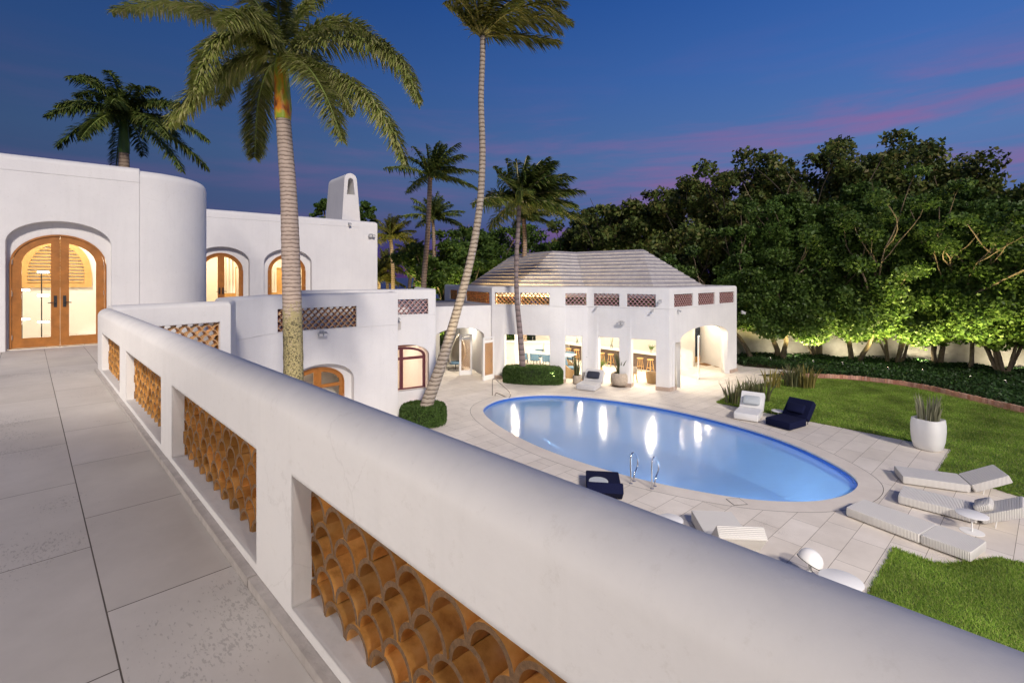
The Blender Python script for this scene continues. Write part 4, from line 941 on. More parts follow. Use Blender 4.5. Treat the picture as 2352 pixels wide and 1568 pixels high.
tag(pl, 'dark blue-grey pillow leaning on the pale lounger by the pavilion', 'pillow')
_, pl = lounger((8.44, 16.87), R(54), WHITE, 'white padded lounger on the deck at the lawn tip beside the small round table', GP, tilt=50, w=.78, seat=.95, back=.66, pillow=(CUSHL, .56, .34, .10), h=.26)
tag(pl, 'pale pillow on the white lounger at the lawn tip', 'pillow')
_, pl = lounger((9.02, 15.95), R(31), NAVY, 'dark navy padded lounger on the deck edge right of the white one', GP, tilt=50, w=.84, seat=.98, back=.70, pillow=(NAVY, .56, .34, .10), h=.26)
tag(pl, 'navy pillow on the dark lounger by the lawn', 'pillow')
# the loungers lie with y across to the left of their axis; shift those given by their right-hand corner
def shift(name_label, dist):
    for o in C.objects:
        if o.get('label', '').startswith(name_label):
            a = o.rotation_euler.z; o.location.x += -math.sin(a)*dist; o.location.y += math.cos(a)*dist; return o
def moveboth(prefix, plabel, dist):
    o = shift(prefix, dist); a = o.rotation_euler.z
    for q in C.objects:
        if q.get('label', '') == plabel: q.location.x += -math.sin(a)*dist; q.location.y += math.cos(a)*dist
moveboth('pale grey padded', 'dark blue-grey pillow leaning on the pale lounger by the pavilion', -.86)

def side_table(x, y, h, r, label, hole=False):
    root = empty('side_table', (x, y, 0), label, 'side table', 0, 'small round white tables')
    m_ = MB(); m_.lathe([(0, h-.018), (r-.01, h-.018), (r, h-.012), (r, h-.004), (r-.006, h), (0, h)], seg=32); m_.build('table_top', WHITE, root, smooth=40, local=True)
    m_ = MB(); m_.tube([(0, 0, .012), (0, 0, h-.018)], .013, 8); m_.build('stem', WHITE, root, local=True, smooth=40)
    m_ = MB(); m_.lathe([(0, 0.001), (r*.75, .001), (r*.75, .008), (0, .014)], seg=32); m_.build('base', WHITE, root, local=True)
    return root
side_table(9.05, 9.67, .35, .25, 'round white side table in front of the middle ribbed lounger')
side_table(9.45, 17.45, .27, .22, 'small round white side table between the white and navy loungers')
side_table(3.06, 9.47, .35, .23, 'low round white table just above the parapet, left of the woven lounger')
side_table(5.10, 7.62, .32, .30, 'round white table half hidden by the parapet below the domed lamp')
m_ = MB(); m_.lathe([(0, .0), (.2, .0), (.225, .015), (.215, .03), (0, .035)], seg=32)
t_ = m_.build('tray', CUSHL, smooth=40); q = D(1384, 1110.5, 11.0); t_.location = (q.x-.02, 11.42, .255); tag(t_, 'round pale disc lying on the seat of the near navy lounger', 'tray')
# domed lamp
dl = empty('garden_lamp', (4.93, 8.14, 0), 'white egg-shaped domed lamp tilted beside the foreground parapet', 'lamp')
m_ = MB(); T = Matrix.Translation((0, 0, .30)) @ Matrix.Rotation(R(28), 4, 'Y')
pr = [(.001, .20), (.07, .19), (.13, .155), (.172, .10), (.19, .03), (.19, -.01)]
n0 = len(m_.v); m_.lathe(pr, seg=28); m_.v = [tuple(T @ Vector(v)) for v in m_.v]; m_.build('lamp_shade', WHITE, dl, smooth=60, local=True)
m_ = MB(); m_.lathe([(.195, -.022), (.198, -.010)], seg=28); m_.v = [tuple(T @ Vector(v)) for v in m_.v]; m_.build('rim', DARK, dl, local=True)
m_ = MB(); m_.lathe([(0, 0), (.10, 0), (.09, .10), (.03, .16), (.02, .30)], seg=20); m_.build('base', WHITE, dl, smooth=40, local=True)

# pool rails
def smooth_path(P, n=6): return [tuple(v) for v in catmull([Vector(p) for p in P], n, closed=False)]
for (x, y), lb_ in (((2.88, 11.92), 'polished steel pool grab rail nearer the navy lounger, left of the pair'), ((3.31, 11.63), 'polished steel pool grab rail, right of the ladder pair')):
    root = empty('grab_rail', (x, y, 0), lb_, 'pool rail', ang(.6, .75), 'ladder rails of the pool')
    P_ = [(0, 0, 0), (0, 0, .3), (0, 0, .58), (.05, 0, .69), (.14, 0, .71), (.28, 0, .60), (.40, 0, .45), (.38, 0, .30), (.24, 0, .20), (.19, 0, .10), (.18, 0, 0)]
    m_ = MB(); m_.tube(smooth_path(P_), .019, 10); m_.build('rail', STEEL, root, smooth=60, local=True)
    for q in (0, .18):
        m_ = MB(); m_.lathe([(0, .0), (.045, .0), (.045, .012), (.022, .02)], (q, 0, 0), 14); m_.build('flange', STEEL, root, local=True)
root = empty('hand_rail', (-.83, 20.8, 0), 'bent brass-toned handrail at the left end of the pool steps', 'pool rail')
P_ = [(0, 0, 0), (0, 0, .35), (0, 0, .62), (.06, 0, .71), (.18, -.03, .66), (.5, -.15, .40), (.74, -.25, .18), (.76, -.3, .05), (.66, -.28, -.02), (.4, -.15, .06), (.2, -.07, .12), (.13, -.05, .08), (.12, -.05, 0)]
m_ = MB(); m_.tube(smooth_path(P_), .02, 8); m_.build('rail', prin('brushed_steel', (.42, .36, .30), .3, metal=.9), root, smooth=60, local=True)
# skimmer lid in the deck
q = G(1692, 1152); m_ = MB(); m_.box((0, 0, .006), (.30, .30, .006)); o = m_.build('skimmer_lid', COPING, loc=None); o.location = (q.x, q.y, .001); o.rotation_euler.z = R(8); 
m_ = MB()
for x, y, a, b in ((0, .155, .32, .012), (0, -.155, .32, .012), (.155, 0, .012, .32), (-.155, 0, .012, .32)): m_.box((x, y, .006), (a, b, .004))
f_ = m_.build('lid_frame', DARK); f_.parent = o; tag(o, 'square skimmer lid set in the deck at the near pool edge', 'lid')

# ---------------------------------------------------------------- planters and snake plants
def blade_plant(root, n, h, spread, w, m, z0=0, lean=.35, name='leaf_cluster', r0=.12, squash=1.0):
    V = []
    for i in range(n):
        a = random.uniform(0, 6.283); rr = r0*math.sqrt(random.random()); b = Vector((rr*math.cos(a), rr*math.sin(a), z0)); hh = h*random.uniform(.55, 1.1)
        out = Vector((math.cos(a), math.sin(a), 0)); ln = lean*random.uniform(.1, 1.2)*(rr/r0+.3); sd = Vector((-math.sin(a), math.cos(a), 0)); tw_ = random.uniform(0, 3.1); sd = (sd*math.cos(tw_)+out*math.sin(tw_))
        pts = []
        for k in range(5):
            t = k/4; p_ = b+out*ln*hh*t*t*1.2+Vector((0, 0, hh*t*(1-.15*ln*t))); ww = w*(.75+.5*math.sin(min(1, t*1.25)*2.6))*(1-t**4)+.001; pts.append((p_-sd*ww/2, p_+sd*ww/2))
        for (l0, r0_), (l1, r1_) in zip(pts[:-1], pts[1:]): V += [l0, r0_, r1_, l1]
    mb_ = MB()
    for i in range(0, len(V), 4): mb_.add(V[i:i+4], [(0, 1, 2, 3)])
    o = mb_.build(name, m, root, local=True, smooth=60); return o
SP = 'snake plant clumps at the lawn tip'
for (px, py, h, n, m, lb_) in ((2148/1.2755, 1182/1.2755, .95, 34, SNAKE, 'spiky snake plant clump at the very tip of the lawn'), (2185/1.2755, 1164/1.2755, .85, 28, SNAKE, 'snake plant clump just behind the one at the lawn tip'),
        (2228/1.2755, 1172/1.2755, .95, 34, SNAKE, 'dark upright snake plant clump behind the white padded lounger'), (2262/1.2755, 1134/1.2755, .85, 30, SNAKE_Y, 'leaning snake plant clump left of the two by the ground cover'),
        (2321/1.2755, 1132/1.2755, 1.1, 36, SNAKE, 'tall green snake plant clump beside the brick edging start'), (2363/1.2755, 1136/1.2755, 1.05, 34, SNAKE_Y, 'yellow-tinged snake plant clump beside the brick edging start')):
    q = G(px, py); root = empty('snake_plant', (q.x, q.y, 0), lb_, 'snake plant', 0, SP); blade_plant(root, int(n*1.9), h, .3, .042, m, lean=.26, r0=.33)
def potted(x, y, prof, ph, n, h, label, m=STONE_POT, sau=True, r0=.1, pw=.05, wob=None, lean=.3, leaf=SNAKE):
    root = empty('potted_snake_plant', (x, y, 0), label, 'potted plant', 0)
    m_ = MB(); m_.lathe(prof, seg=36, wob=wob); m_.build('pot', m, root, smooth=50, local=True)
    m_ = MB(); m_.lathe([(0, ph-.04), (prof[-2][0]*.96, ph-.04)], seg=24); m_.build('potting_soil', SOIL, root, local=True)
    if sau: m_ = MB(); R0 = max(p_[0] for p_ in prof)*1.05; m_.lathe([(0, .001), (R0*.9, .001), (R0, .03), (R0*.93, .03), (R0*.8, .012)], seg=28); m_.build('saucer', prin('saucer_clay', (.16, .11, .07), .6), root, smooth=40, local=True)
    blade_plant(root, n, h, .2, pw, leaf, z0=ph-.05, lean=lean, r0=r0, name='foliage'); return root
cyl = lambda r, h: [(0, .012), (r*.9, .012), (r, .05), (r*1.0, h-.03), (r*.97, h), (r*.9, h), (r*.88, h-.05)]
potted(3.06, 23.15, cyl(.20, .40), .40, 26, .95, 'small stone pot with a snake plant left of the pale lounger')
potted(3.72, 23.75, cyl(.27, .50), .50, 34, 1.15, 'taller snake plant in a stone pot right behind the pale lounger')
potted(4.97, 22.7, [(0, .012), (.28, .012), (.38, .08), (.42, .3), (.40, .5), (.34, .6), (.30, .6), (.28, .54)], .60, 34, 1.0, 'large round-bellied stone pot with a snake plant by the middle column', r0=.15)
wv_ = lambda th, z: 1+.075*math.cos(4*th+.8+z*.7)*(.5+z*.7)
pw_ = potted(12.15, 14.35, [(0, .002), (.29, .002), (.34, .04), (.385, .25), (.40, .5), (.395, .72), (.37, .88), (.345, .885), (.32, .80)], .80, 95, .80, 'large wavy white planter with a banded snake plant on the lawn corner', m=WHITE, sau=False, r0=.25, pw=.042, wob=wv_, lean=.13,
       leaf=leaf_mat('banded_snake_leaf', [(.16, .17, .10), (.28, .28, .18), (.36, .35, .24)], .1))

# ---------------------------------------------------------------- pavilion interior
def stool(x, y, label, a=0):
    root = empty('bar_stool', (x, y, 0), label, 'bar stool', a, 'wooden stools along the bar counter')
    m_ = MB(); m_.lathe([(0, .655), (.15, .655), (.175, .67), (.175, .69), (.16, .70), (0, .69)], seg=20); m_.build('seat', WOOD_L, root, smooth=40, local=True)
    for k in range(4):
        th = R(45+90*k); c_, s_ = math.cos(th), math.sin(th); m_ = MB(); m_.tube([(c_*.10, s_*.10, .66), (c_*.21, s_*.21, 0)], [.017, .014], 7); m_.build('leg', WOOD_L, root, local=True)
    m_ = MB()
    for k in range(4):
        th = R(45+90*k); t2 = R(135+90*k); z_ = .22+.05*(k % 2); rr = .10+.11*(1-z_/.66); m_.tube([(math.cos(th)*rr, math.sin(th)*rr, z_), (math.cos(t2)*rr, math.sin(t2)*rr, z_)], .010, 6)
    m_.build('footrest', WOOD_L, root, local=True); return root
stx = [((345/5.227+1600)/1.2755, 'leftmost wooden bar stool, seen through the first column gap'), ((465/5.227+1600)/1.2755, 'second wooden bar stool, right one in the first column gap'), ((855/5.227+1600)/1.2755, 'left wooden bar stool in the middle column gap'),
       ((990/5.227+1600)/1.2755, 'right wooden bar stool in the middle column gap'), ((1440/5.227+1600)/1.2755, 'left wooden bar stool in the gap by the corner column'), ((1595/5.227+1600)/1.2755, 'right wooden bar stool nearest the corner column')]
b0_, b1_ = Vector((3.0, 30.6)), Vector((8.3, 25.2)); bd = (b1_-b0_).normalized(); bn = Vector((bd.y, -bd.x)); bn = bn if bn.y < 0 else -bn
for x, lb_ in stx:
    q = b0_+bn*.32; t = hit(tuple(q), tuple(bd), x); q = q+bd*t; stool(q.x, q.y, lb_, random.uniform(0, 1))
bar = empty('bar_counter', (5.6, 28, 0), 'long bar counter with pale stone top and dark brown front', 'bar counter')
m_ = MB(); aa = math.atan2(bd.y, bd.x); cm_ = (b0_+b1_)/2-bn*.35; Lb_ = (b1_-b0_).length
m_.box((cm_.x, cm_.y, .905), (Lb_+.1, .85, .05), aa); m_.build('counter_top', prin('bar_stone', (.72, .68, .62), .3), bar)
q = (b0_+b1_)/2-bn*.25+bd*.2; m_ = MB(); m_.box((q.x, q.y, .44), (Lb_-.9, .3, .86), aa)
m_.build('front_panel', prin('dark_brown_panel', (.10, .065, .05), .6, var=.3), bar)
m_ = MB(); q = b0_+bd*.15-bn*.2; m_.box((q.x, q.y, .44), (.3, .6, .86), aa); m_.build('end_panel', PLASTER_IN, bar)
# kitchen wall unit and island
ku = empty('kitchen_counter', (1.0, 31.2, 0), 'white kitchen counter with a sink at the back left of the pavilion', 'counter')
m_ = MB(); m_.box((.6, 31.0, .46), (3.6, .7, .92), R(-6)); m_.build('cabinet', WHITE, ku); m_ = MB(); m_.box((.6, 31.0, .95), (3.8, .85, .05), R(-6)); m_.build('counter_top', WHITE, ku)
m_ = MB(); m_.tube(smooth_path([(1.3, 31.1, .97), (1.3, 31.1, 1.2), (1.3, 31.0, 1.28), (1.3, 30.85, 1.2)]), .015, 6); m_.build('tap', STEEL, ku)
# vases on the bar
def vase(x, y, z, h, label, leafy=False):
    root = empty('vase', (x, y, z), label, 'vase'); m_ = MB(); m_.lathe([(0, .0), (.06, 0), (.07, .1), (.05, .2), (.055, .22)], seg=16); m_.build('vase_body', GLASS if not leafy else STONE_POT, root, smooth=50, local=True)
    blade_plant(root, 14 if leafy else 6, h, .2, .05 if leafy else .018, LEAF2, z0=.08, lean=.7 if leafy else .35, r0=.04, name='greenery'); return root
for x, h, lf, lb_ in (((478/5.227+1600)/1.2755, .45, 0, 'slim vase with a green stem on the bar at the left gap'), ((1000/5.227+1600)/1.2755, .75, 0, 'tall vase of green stems on the bar in the middle gap'), ((1605/5.227+1600)/1.2755, .42, 1, 'leafy green plant in a pot on the bar at the right gap')):
    q = b0_-bn*.3; t = hit(tuple(q), tuple(bd), x); q = q+bd*t; vase(q.x, q.y, .931, h, lb_, lf)
# dining table and chairs
tb = empty('dining_table', (1.9, 27.6, 0), 'long pale dining table behind the blue chairs in the pavilion', 'table'); m_ = MB(); td = Vector((.88, -.47)).normalized(); ta = math.atan2(td.y, td.x)
m_.box((1.95, 27.55, .735), (3.2, .95, .04), ta); m_.build('table_top', prin('table_stone', (.62, .60, .56), .4), tb)
for s_ in (-1.4, 1.4):
    for w_ in (-.35, .35): m_ = MB(); q = Vector((1.95, 27.55))+td*s_+Vector((-td.y, td.x))*w_; m_.tube([(q.x, q.y, 0), (q.x, q.y, .715)], .03, 8); m_.build('leg', DARK, tb)
def chair(x, y, a, label):
    root = empty('dining_chair', (x, y, 0), label, 'chair', a, 'blue dining chairs around the pavilion table')
    m_ = MB(); rbox(m_, Matrix.Identity(4), -.23, .23, -.22, .24, .40, .48, .05); m_.build('seat', BLUE, root, smooth=40, local=True)
    m_ = MB(); prev = None
    for k in range(9):
        th = math.pi*k/8; p_ = (-.26*math.cos(th), -.10-.17*math.sin(th))
        q_ = (-.23*math.cos(th), -.10-.14*math.sin(th)); cur = [(p_[0], p_[1], .45), (p_[0]*1.04, p_[1]*1.06, .80), (q_[0]*1.04, q_[1]*1.04, .80), (q_[0], q_[1], .45)]
        if prev: m_.add(prev+cur, [(0, 4, 5, 1), (1, 5, 6, 2), (2, 6, 7, 3), (3, 7, 4, 0)])
        prev = cur
    m_.build('backrest', BLUE, root, smooth=50, local=True)
    for sx in (-1, 1):
        for sy_ in (-1, 1): m_ = MB(); m_.tube([(sx*.17, sy_*.16, .41), (sx*.22, sy_*.21, 0)], .013, 6); m_.build('leg', DARK, root, local=True)
    return root
nd = Vector((td.y, -td.x)); nd = nd if nd.y < 0 else -nd
for k, t in enumerate((-1.15, -.42, .32, 1.05)):
    q = Vector((1.95, 27.55))+td*t+nd*.62; chair(q.x, q.y, ta, ['leftmost', 'second from left', 'third from left', 'rightmost'][k]+' blue dining chair on the near side of the long table')
for k, t in enumerate((-.8, .4, 1.1)):
    q = Vector((1.95, 27.55))+td*t-nd*.62; chair(q.x, q.y, ta+math.pi, ['left', 'middle', 'right'][k]+' blue dining chair on the far side of the long table')
for k, (t, lb_) in enumerate(((-.2, 'grass-filled glass vase at the left on the dining table'), (.75, 'grass-filled glass vase at the right on the dining table'))):
    q = Vector((1.95, 27.55))+td*t; vase(q.x, q.y, .756, .5, lb_)
# wicker lounge chairs, baskets, tables
def wicker_chair(x, y, a, label, s=1.0, cush=True):
    root = empty('wicker_armchair', (x, y, 0), label, 'armchair', a)
    m_ = MB(); vs = []; nn = 22
    for j, (r_, z_) in enumerate([(.36, 0), (.38, .15), (.42, .35)]):
        for k in range(nn): th = 2*math.pi*k/nn; vs.append((r_*s*math.cos(th), r_*s*math.sin(th), z_*s))
    hgt = lambda th: .35+.45*max(0, math.cos((th-math.pi/2)*.62))**1.5 if True else 0
    for k in range(nn):
        th = 2*math.pi*k/nn; d_ = abs((th-math.pi/2+math.pi) % (2*math.pi)-math.pi); z_ = .38+.50*max(0, math.cos(d_*.62))**2; r_ = .43+.05*(z_-.35); vs.append((r_*s*math.cos(th), r_*s*math.sin(th), z_*s))
    for k in range(nn):
        th = 2*math.pi*k/nn; d_ = abs((th-math.pi/2+math.pi) % (2*math.pi)-math.pi); z_ = .38+.50*max(0, math.cos(d_*.62))**2; vs.append((.37*s*math.cos(th), .37*s*math.sin(th), z_*s))
    for k in range(nn): th = 2*math.pi*k/nn; vs.append((.34*s*math.cos(th), .34*s*math.sin(th), .36*s))
    m_.add(vs, [(j*nn+k, j*nn+(k+1) % nn, (j+1)*nn+(k+1) % nn, (j+1)*nn+k) for j in range(5) for k in range(nn)]+[tuple(5*nn+k for k in range(nn))])
    m_.build('woven_shell', WICKER, root, smooth=50, local=True)
    if cush: m_ = MB(); rbox(m_, Matrix.Translation((0, 0, .37*s)), -.27*s, .27*s, -.27*s, .27*s, 0, .12, .08); m_.build('cushion', BLUE, root, smooth=50, local=True); m_ = MB(); rbox(m_, Matrix.Translation((0, .3*s, .50*s)) @ Matrix.Rotation(R(75), 4, 'X'), -.27, .27, -.02, .42, -.05, .07, .05); m_.build('back_cushion', BLUE, root, smooth=50, local=True)
    return root
q = D(1302, 850, 24.9); wicker_chair(2.95, 24.7, R(60), 'tall wicker armchair with blue cushion just inside the first column gap', 1.05)
def basket(x, y, r, h, label):
    root = empty('basket', (x, y, 0), label, 'basket'); m_ = MB(); m_.lathe([(0, .0), (r*.8, .0), (r*.95, h*.5), (r, h), (r*.94, h), (r*.88, h*.5), (r*.7, .03), (0, .03)], seg=22); m_.build('woven_body', WICKER, root, smooth=40, local=True)
    m_ = MB(); m_.tube([(r*.97*math.cos(2*math.pi*k/20), r*.97*math.sin(2*math.pi*k/20), h) for k in range(21)], .018, 6); m_.build('rim', WICKER, root, local=True); return root
q = G((1650/5.227+1600)/1.2755, (915/5.227+950)/1.2755); basket(q.x, q.y+.25, .30, .48, 'woven basket on the floor beside the corner column')
def tri_stool(x, y, h, label, pot=False):
    root = empty('plant_stool', (x, y, 0), label, 'stool'); m_ = MB(); m_.lathe([(0, h-.04), (.16, h-.04), (.17, h-.02), (.16, h), (0, h)], seg=20); m_.build('seat', WOOD_L, root, smooth=40, local=True)
    for k in range(3): th = R(90+120*k); m_ = MB(); m_.tube([(.09*math.cos(th), .09*math.sin(th), h-.04), (.16*math.cos(th), .16*math.sin(th), 0)], [.025, .02], 7); m_.build('leg', WOOD_L, root, local=True)
    return root
q = G((1345/5.227+1600)/1.2755, (885/5.227+950)/1.2755); tri_stool(q.x, q.y, .46, 'three-legged wooden stool carrying a pale pot by the third column')
m_ = MB(); m_.lathe([(0, 0), (.13, 0), (.15, .1), (.15, .26), (.13, .28), (.11, .2)], seg=20); o = m_.build('ribbed_pot', STONE_POT, smooth=50); o.location = (q.x, q.y, .461); tag(o, 'pale ribbed pot on the three-legged wooden stool', 'pot')
q = G((805/5.227+1600)/1.2755, (750/5.227+950)/1.2755); 
root = empty('philodendron', (q.x+.05, q.y, 0), 'leafy green plant on a small wooden stand in the middle gap', 'potted plant'); m_ = MB(); m_.lathe([(0, 0.01), (.13, .01), (.15, .3), (.13, .32), (.1, .25)], seg=18); m_.build('pot', WOOD_L, root, local=True, smooth=40); blade_plant(root, 16, .65, .3, .12, LEAF2, z0=.28, lean=1.1, r0=.05, name='foliage')
q = G(905/4.48/1.2755+1280/1.2755, 620/4.48/1.2755+900/1.2755); wicker_chair(-.9, 29.6, R(200), 'grey bucket chair at the back left behind the hedge gap', .95, False)
# hanging chair
root = empty('hanging_chair', (-3.05, 26.6, 0), 'pale teardrop hanging chair seen through the left arch', 'hanging chair')
m_ = MB(); vs = []; nn = 24; rows_ = [(0.01, .28), (.25, .32), (.42, .48), (.50, .75), (.46, 1.1), (.34, 1.45), (.18, 1.75), (.03, 1.95)]
for r_, z_ in rows_:
    for k in range(nn+1): th = R(-30+300*k/nn*.86); vs.append((r_*math.cos(th)+.12*(z_-.3), r_*math.sin(th), z_))
m_.add(vs, [(j*(nn+1)+k, j*(nn+1)+k+1, (j+1)*(nn+1)+k+1, (j+1)*(nn+1)+k) for j in range(len(rows_)-1) for k in range(nn)])
o = m_.build('woven_shell', prin('pale_rope', (.60, .55, .46), .8, var=.3, vscale=40, bump=.5), root, smooth=60, local=True); sm = o.modifiers.new('s', 'SOLIDIFY'); sm.thickness = .04
m_ = MB(); m_.lathe([(0, .33), (.33, .33), (.36, .38), (.3, .44), (0, .45)], seg=20); m_.build('cushion', BLUE, root, smooth=50, local=True)
m_ = MB(); m_.tube([(.2, 0, 1.95), (.2, 0, 2.9)], .012, 6); m_.tube([(.2+.42*math.cos(2*math.pi*k/16)-.2, .42*math.sin(2*math.pi*k/16), .02) for k in range(17)], .015, 6); m_.tube([(0, 0, .02), (0, 0, .3)], .02, 6); m_.build('chain', DARK, root, local=True)
q = G(1653, 834); m_ = MB(); m_.box((0, 0, .008), (1.1, .65, .014)); o = m_.build('doormat', RUG); o.location = (11.25, 28.3, .002); o.rotation_euler.z = math.atan2(gd.y, gd.x); tag(o, 'brown doormat in front of the glazed pavilion door', 'mat')
m_ = MB(); m_.box((0, 0, .008), (1.1, .65, .014)); o = m_.build('doormat', RUG); o.location = (11.9, 27.6, .002); o.rotation_euler.z = math.atan2(gd.y, gd.x); tag(o, 'brown doormat out in front of the other, nearer the arch', 'mat')

# ---------------------------------------------------------------- small fixtures
def flood(x, y, z, a, label, heads=1, s=1.0):
    root = empty('flood_light', (x, y, z), label, 'flood light', a, 'white flood lights on the walls')
    m_ = MB(); m_.box((0, .0, 0), (.12*s, .05, .12*s)); m_.build('mounting_box', LAMPW, root, local=True)
    for k in range(heads):
        xx = (k-(heads-1)/2)*.14*s; m_ = MB(); m_.box((xx, -.08, -.03), (.12*s, .12, .09*s), tilt=Matrix.Rotation(R(20), 3, 'X')); m_.build('lamp_head', LAMPW, root, local=True)
        m_ = MB(); m_.box((xx, -.145, -.055), (.10*s, .008, .07*s), tilt=Matrix.Rotation(R(20), 3, 'X')); m_.build('lens', WHITE, root, local=True)
    return root
wa = math.atan2
s_ = cs+hit(BP[8], tuple(cd), 738); p = path_fn(BP)[0](s_, -.03); flood(p.x, p.y, 3.30, wa(cd.y, cd.x), 'twin flood light below the long tile screen', 2)
q = fp+fd*(hit(tuple(fp), tuple(fd), 852))-fn*.03; flood(q.x, q.y, 7.03, wa(fd.y, fd.x), 'white flood light high at the right end of the upper wall', 2, 1.2)
q = fp+fd*(hit(tuple(fp), tuple(fd), 802))-fn*.03; flood(q.x, q.y, 7.50, wa(fd.y, fd.x), 'small spotlight under the chimney', 1)
s_ = hs(3, 1428); p = atP(s_, -.03); v34 = (Vector(V4)-Vector(V3)).normalized(); flood(p.x, p.y, 2.93, wa(v34.y, v34.x), 'flood light on the pavilion front above the middle column', 2, 1.2)
s_ = hs(3, 1517); p = atP(s_, -.03); flood(p.x, p.y, 3.95, wa(v34.y, v34.x), 'small square camera box at the pavilion corner', 1)
s_ = hs(3, 1372); p = atP(s_, -.04); flood(p.x, p.y, 3.60, wa(v34.y, v34.x), 'tiny downlight under the left front tile screen', 1, .6)
s_ = hs(3, 1500); p = atP(s_, -.04); flood(p.x, p.y, 3.52, wa(v34.y, v34.x), 'tiny downlight under the screen left of the pavilion corner', 1, .6)
s_ = hs(4, 1556); p = atP(s_, -.04); flood(p.x, p.y, 3.52, wa(4.7, 5.1), 'tiny downlight under the screen right of the pavilion corner', 1, .6)
q = Vector((12.1, 26.1)); flood(q.x+.1, q.y-.05, 3.15, wa(4.7, 5.1)+.8, 'flood light jutting from the right end of the pavilion', 1, 1.4)
p = atD(cumD[1]-1.45, -.04); flood(p.x, p.y, 3.52, wa(dd.y, dd.x), 'tiny downlight under the end wall tile screen', 1, .6)

# ================================================================ HEDGES, BED, BRICK EDGING, GARDEN WALL
def leafcloud(name, pts, size, mats, parent=None, jitter=.3, k=4, loc=None, up=0.0):
    n = len(pts); d = RNG.normal(size=(n, 3)); d[:, 2] += up; d /= np.linalg.norm(d, axis=1)[:, None]
    a = np.cross(d, RNG.normal(size=(n, 3))); a /= np.linalg.norm(a, axis=1)[:, None]; b = np.cross(d, a)
    s = size*RNG.uniform(.65, 1.35, n)[:, None]
    f = .18*s*d
    V = np.stack([pts-a*s*.55, pts-b*s*.38+f, pts+a*s*.55, pts+b*s*.38+f], 1)
    return quads(name, V.reshape(-1, 3), mats, parent, 4, loc)
def hedge(name, c, rx, ry, h, label, cat, rot=0):
    root = empty(name, (c[0], c[1], 0), label, cat)
    n = int(9000*(rx*ry+rx*h+ry*h)); th = RNG.uniform(0, 2*np.pi, n); side = RNG.random(n) < .55
    r = np.where(side, 1, np.sqrt(RNG.random(n))); z = np.where(side, RNG.uniform(.02, h, n), h)
    edge = np.clip((z-h*.7)/(h*.3), 0, 1); r = r*np.where(side, 1-.12*edge**2, .95); z = z-np.where(side, 0, .09*h*r**4)+RNG.normal(0, .018, n)
    sx = np.sign(np.cos(th))*np.abs(np.cos(th))**.85; sy_ = np.sign(np.sin(th))*np.abs(np.sin(th))**.85
    x = r*rx*sx*(1+RNG.normal(0, .012, n)); y = r*ry*sy_*(1+RNG.normal(0, .012, n))
    P_ = np.stack([c[0]+x*math.cos(rot)-y*math.sin(rot), c[1]+x*math.sin(rot)+y*math.cos(rot), z], 1)
    leafcloud('foliage', P_, .045, HEDGE, root, up=.4)
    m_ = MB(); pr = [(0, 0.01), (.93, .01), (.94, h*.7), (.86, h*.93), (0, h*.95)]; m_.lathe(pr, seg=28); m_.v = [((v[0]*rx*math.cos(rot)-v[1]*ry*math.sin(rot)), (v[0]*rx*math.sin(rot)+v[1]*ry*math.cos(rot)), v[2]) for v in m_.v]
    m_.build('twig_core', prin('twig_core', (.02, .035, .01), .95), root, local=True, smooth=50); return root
hedge('clipped_hedge', (.98, 23.30), 1.42, .55, .78, 'long clipped oval hedge around the foot of the slender palm by the pavilion', 'hedge', R(-10))
hedge('clipped_bush', (-3.05, 16.9), .78, .72, .62, 'round clipped bush at the foot of the tall leaning palm', 'bush')
# ground-cover bed between brick edging and garden wall
wl = [G(*p).to_2d() for p in ((1690, 822), (1800, 829), (1960, 837), (2140, 846), (2352, 858))]
WL = [Vector((13.2, 31.0)), Vector((17.5, 30.6)), Vector((21.0, 29.4)), Vector((24.5, 27.6)), Vector((28.5, 24.8)), Vector((31.5, 21.0)), Vector((33, 16))]
bed = [Vector((13.0, 27.6)), Vector((14.6, 26.6)), Vector((15.4, 25.6)), Vector((14.4, 24.9)), Vector((14.2, 24.2)), G(1838, 866).to_2d()]+[p+Vector((.12, .12)) for p in EDGE[1:]]+[Vector((29, 12)), Vector((32, 17))]+[p-Vector((.2, .3)) for p in WL[::-1][1:]]
sheet('planting_bed', bed, .008, SOIL)
P = scatter(bed, 330, lambda P: np.abs(P[:, 0]/P[:, 1]) < 1.15); n = len(P)
cl = np.sin(P[:, 0]*2.1+1)*np.cos(P[:, 1]*1.7)*.5+.5
zz = RNG.random(n)**.6*(.24+.22*cl); pts = np.stack([P[:, 0], P[:, 1], zz], 1)
o = leafcloud('ground_cover', pts, .105, COVER, up=.5); o['kind'] = 'stuff'; tag(o, 'dark glossy ground cover between the brick edging and the garden wall', 'ground cover')
# bricks
be = empty('brick_edging', (18, 21, 0), 'curved row of upright red bricks between lawn and planting bed', 'brick edging')
epath = EDGE; at_e, ce = path_fn([tuple(p) for p in epath]); mb = MB(); s = 0
while s < ce[-1]-.12:
    p = at_e(s+.055, 0); p2 = at_e(min(s+.10, ce[-1]), 0); a = math.atan2((p2-at_e(s, 0)).y, (p2-at_e(s, 0)).x); h_ = .20+random.uniform(-.012, .012)
    mb.box((p.x, p.y, h_/2), (.098, .10, h_), a+random.uniform(-.04, .04)); s += .112
o = mb.build('upright_bricks', leaf_mat('brick_row', [(.42, .20, .14), (.56, .32, .22), (.64, .42, .32), (.38, .20, .16)], 0, .85), be)
mb = MB(); s = 0
while s < ce[-1]-.25:
    p = at_e(s+.11, -.20); q = at_e(s+.2, -.2); a = math.atan2((q-p).y, (q-p).x); mb.box((p.x, p.y, .018), (.205, .22, .036), a); s += .215
mb.build('flat_bricks', BRICK, be)
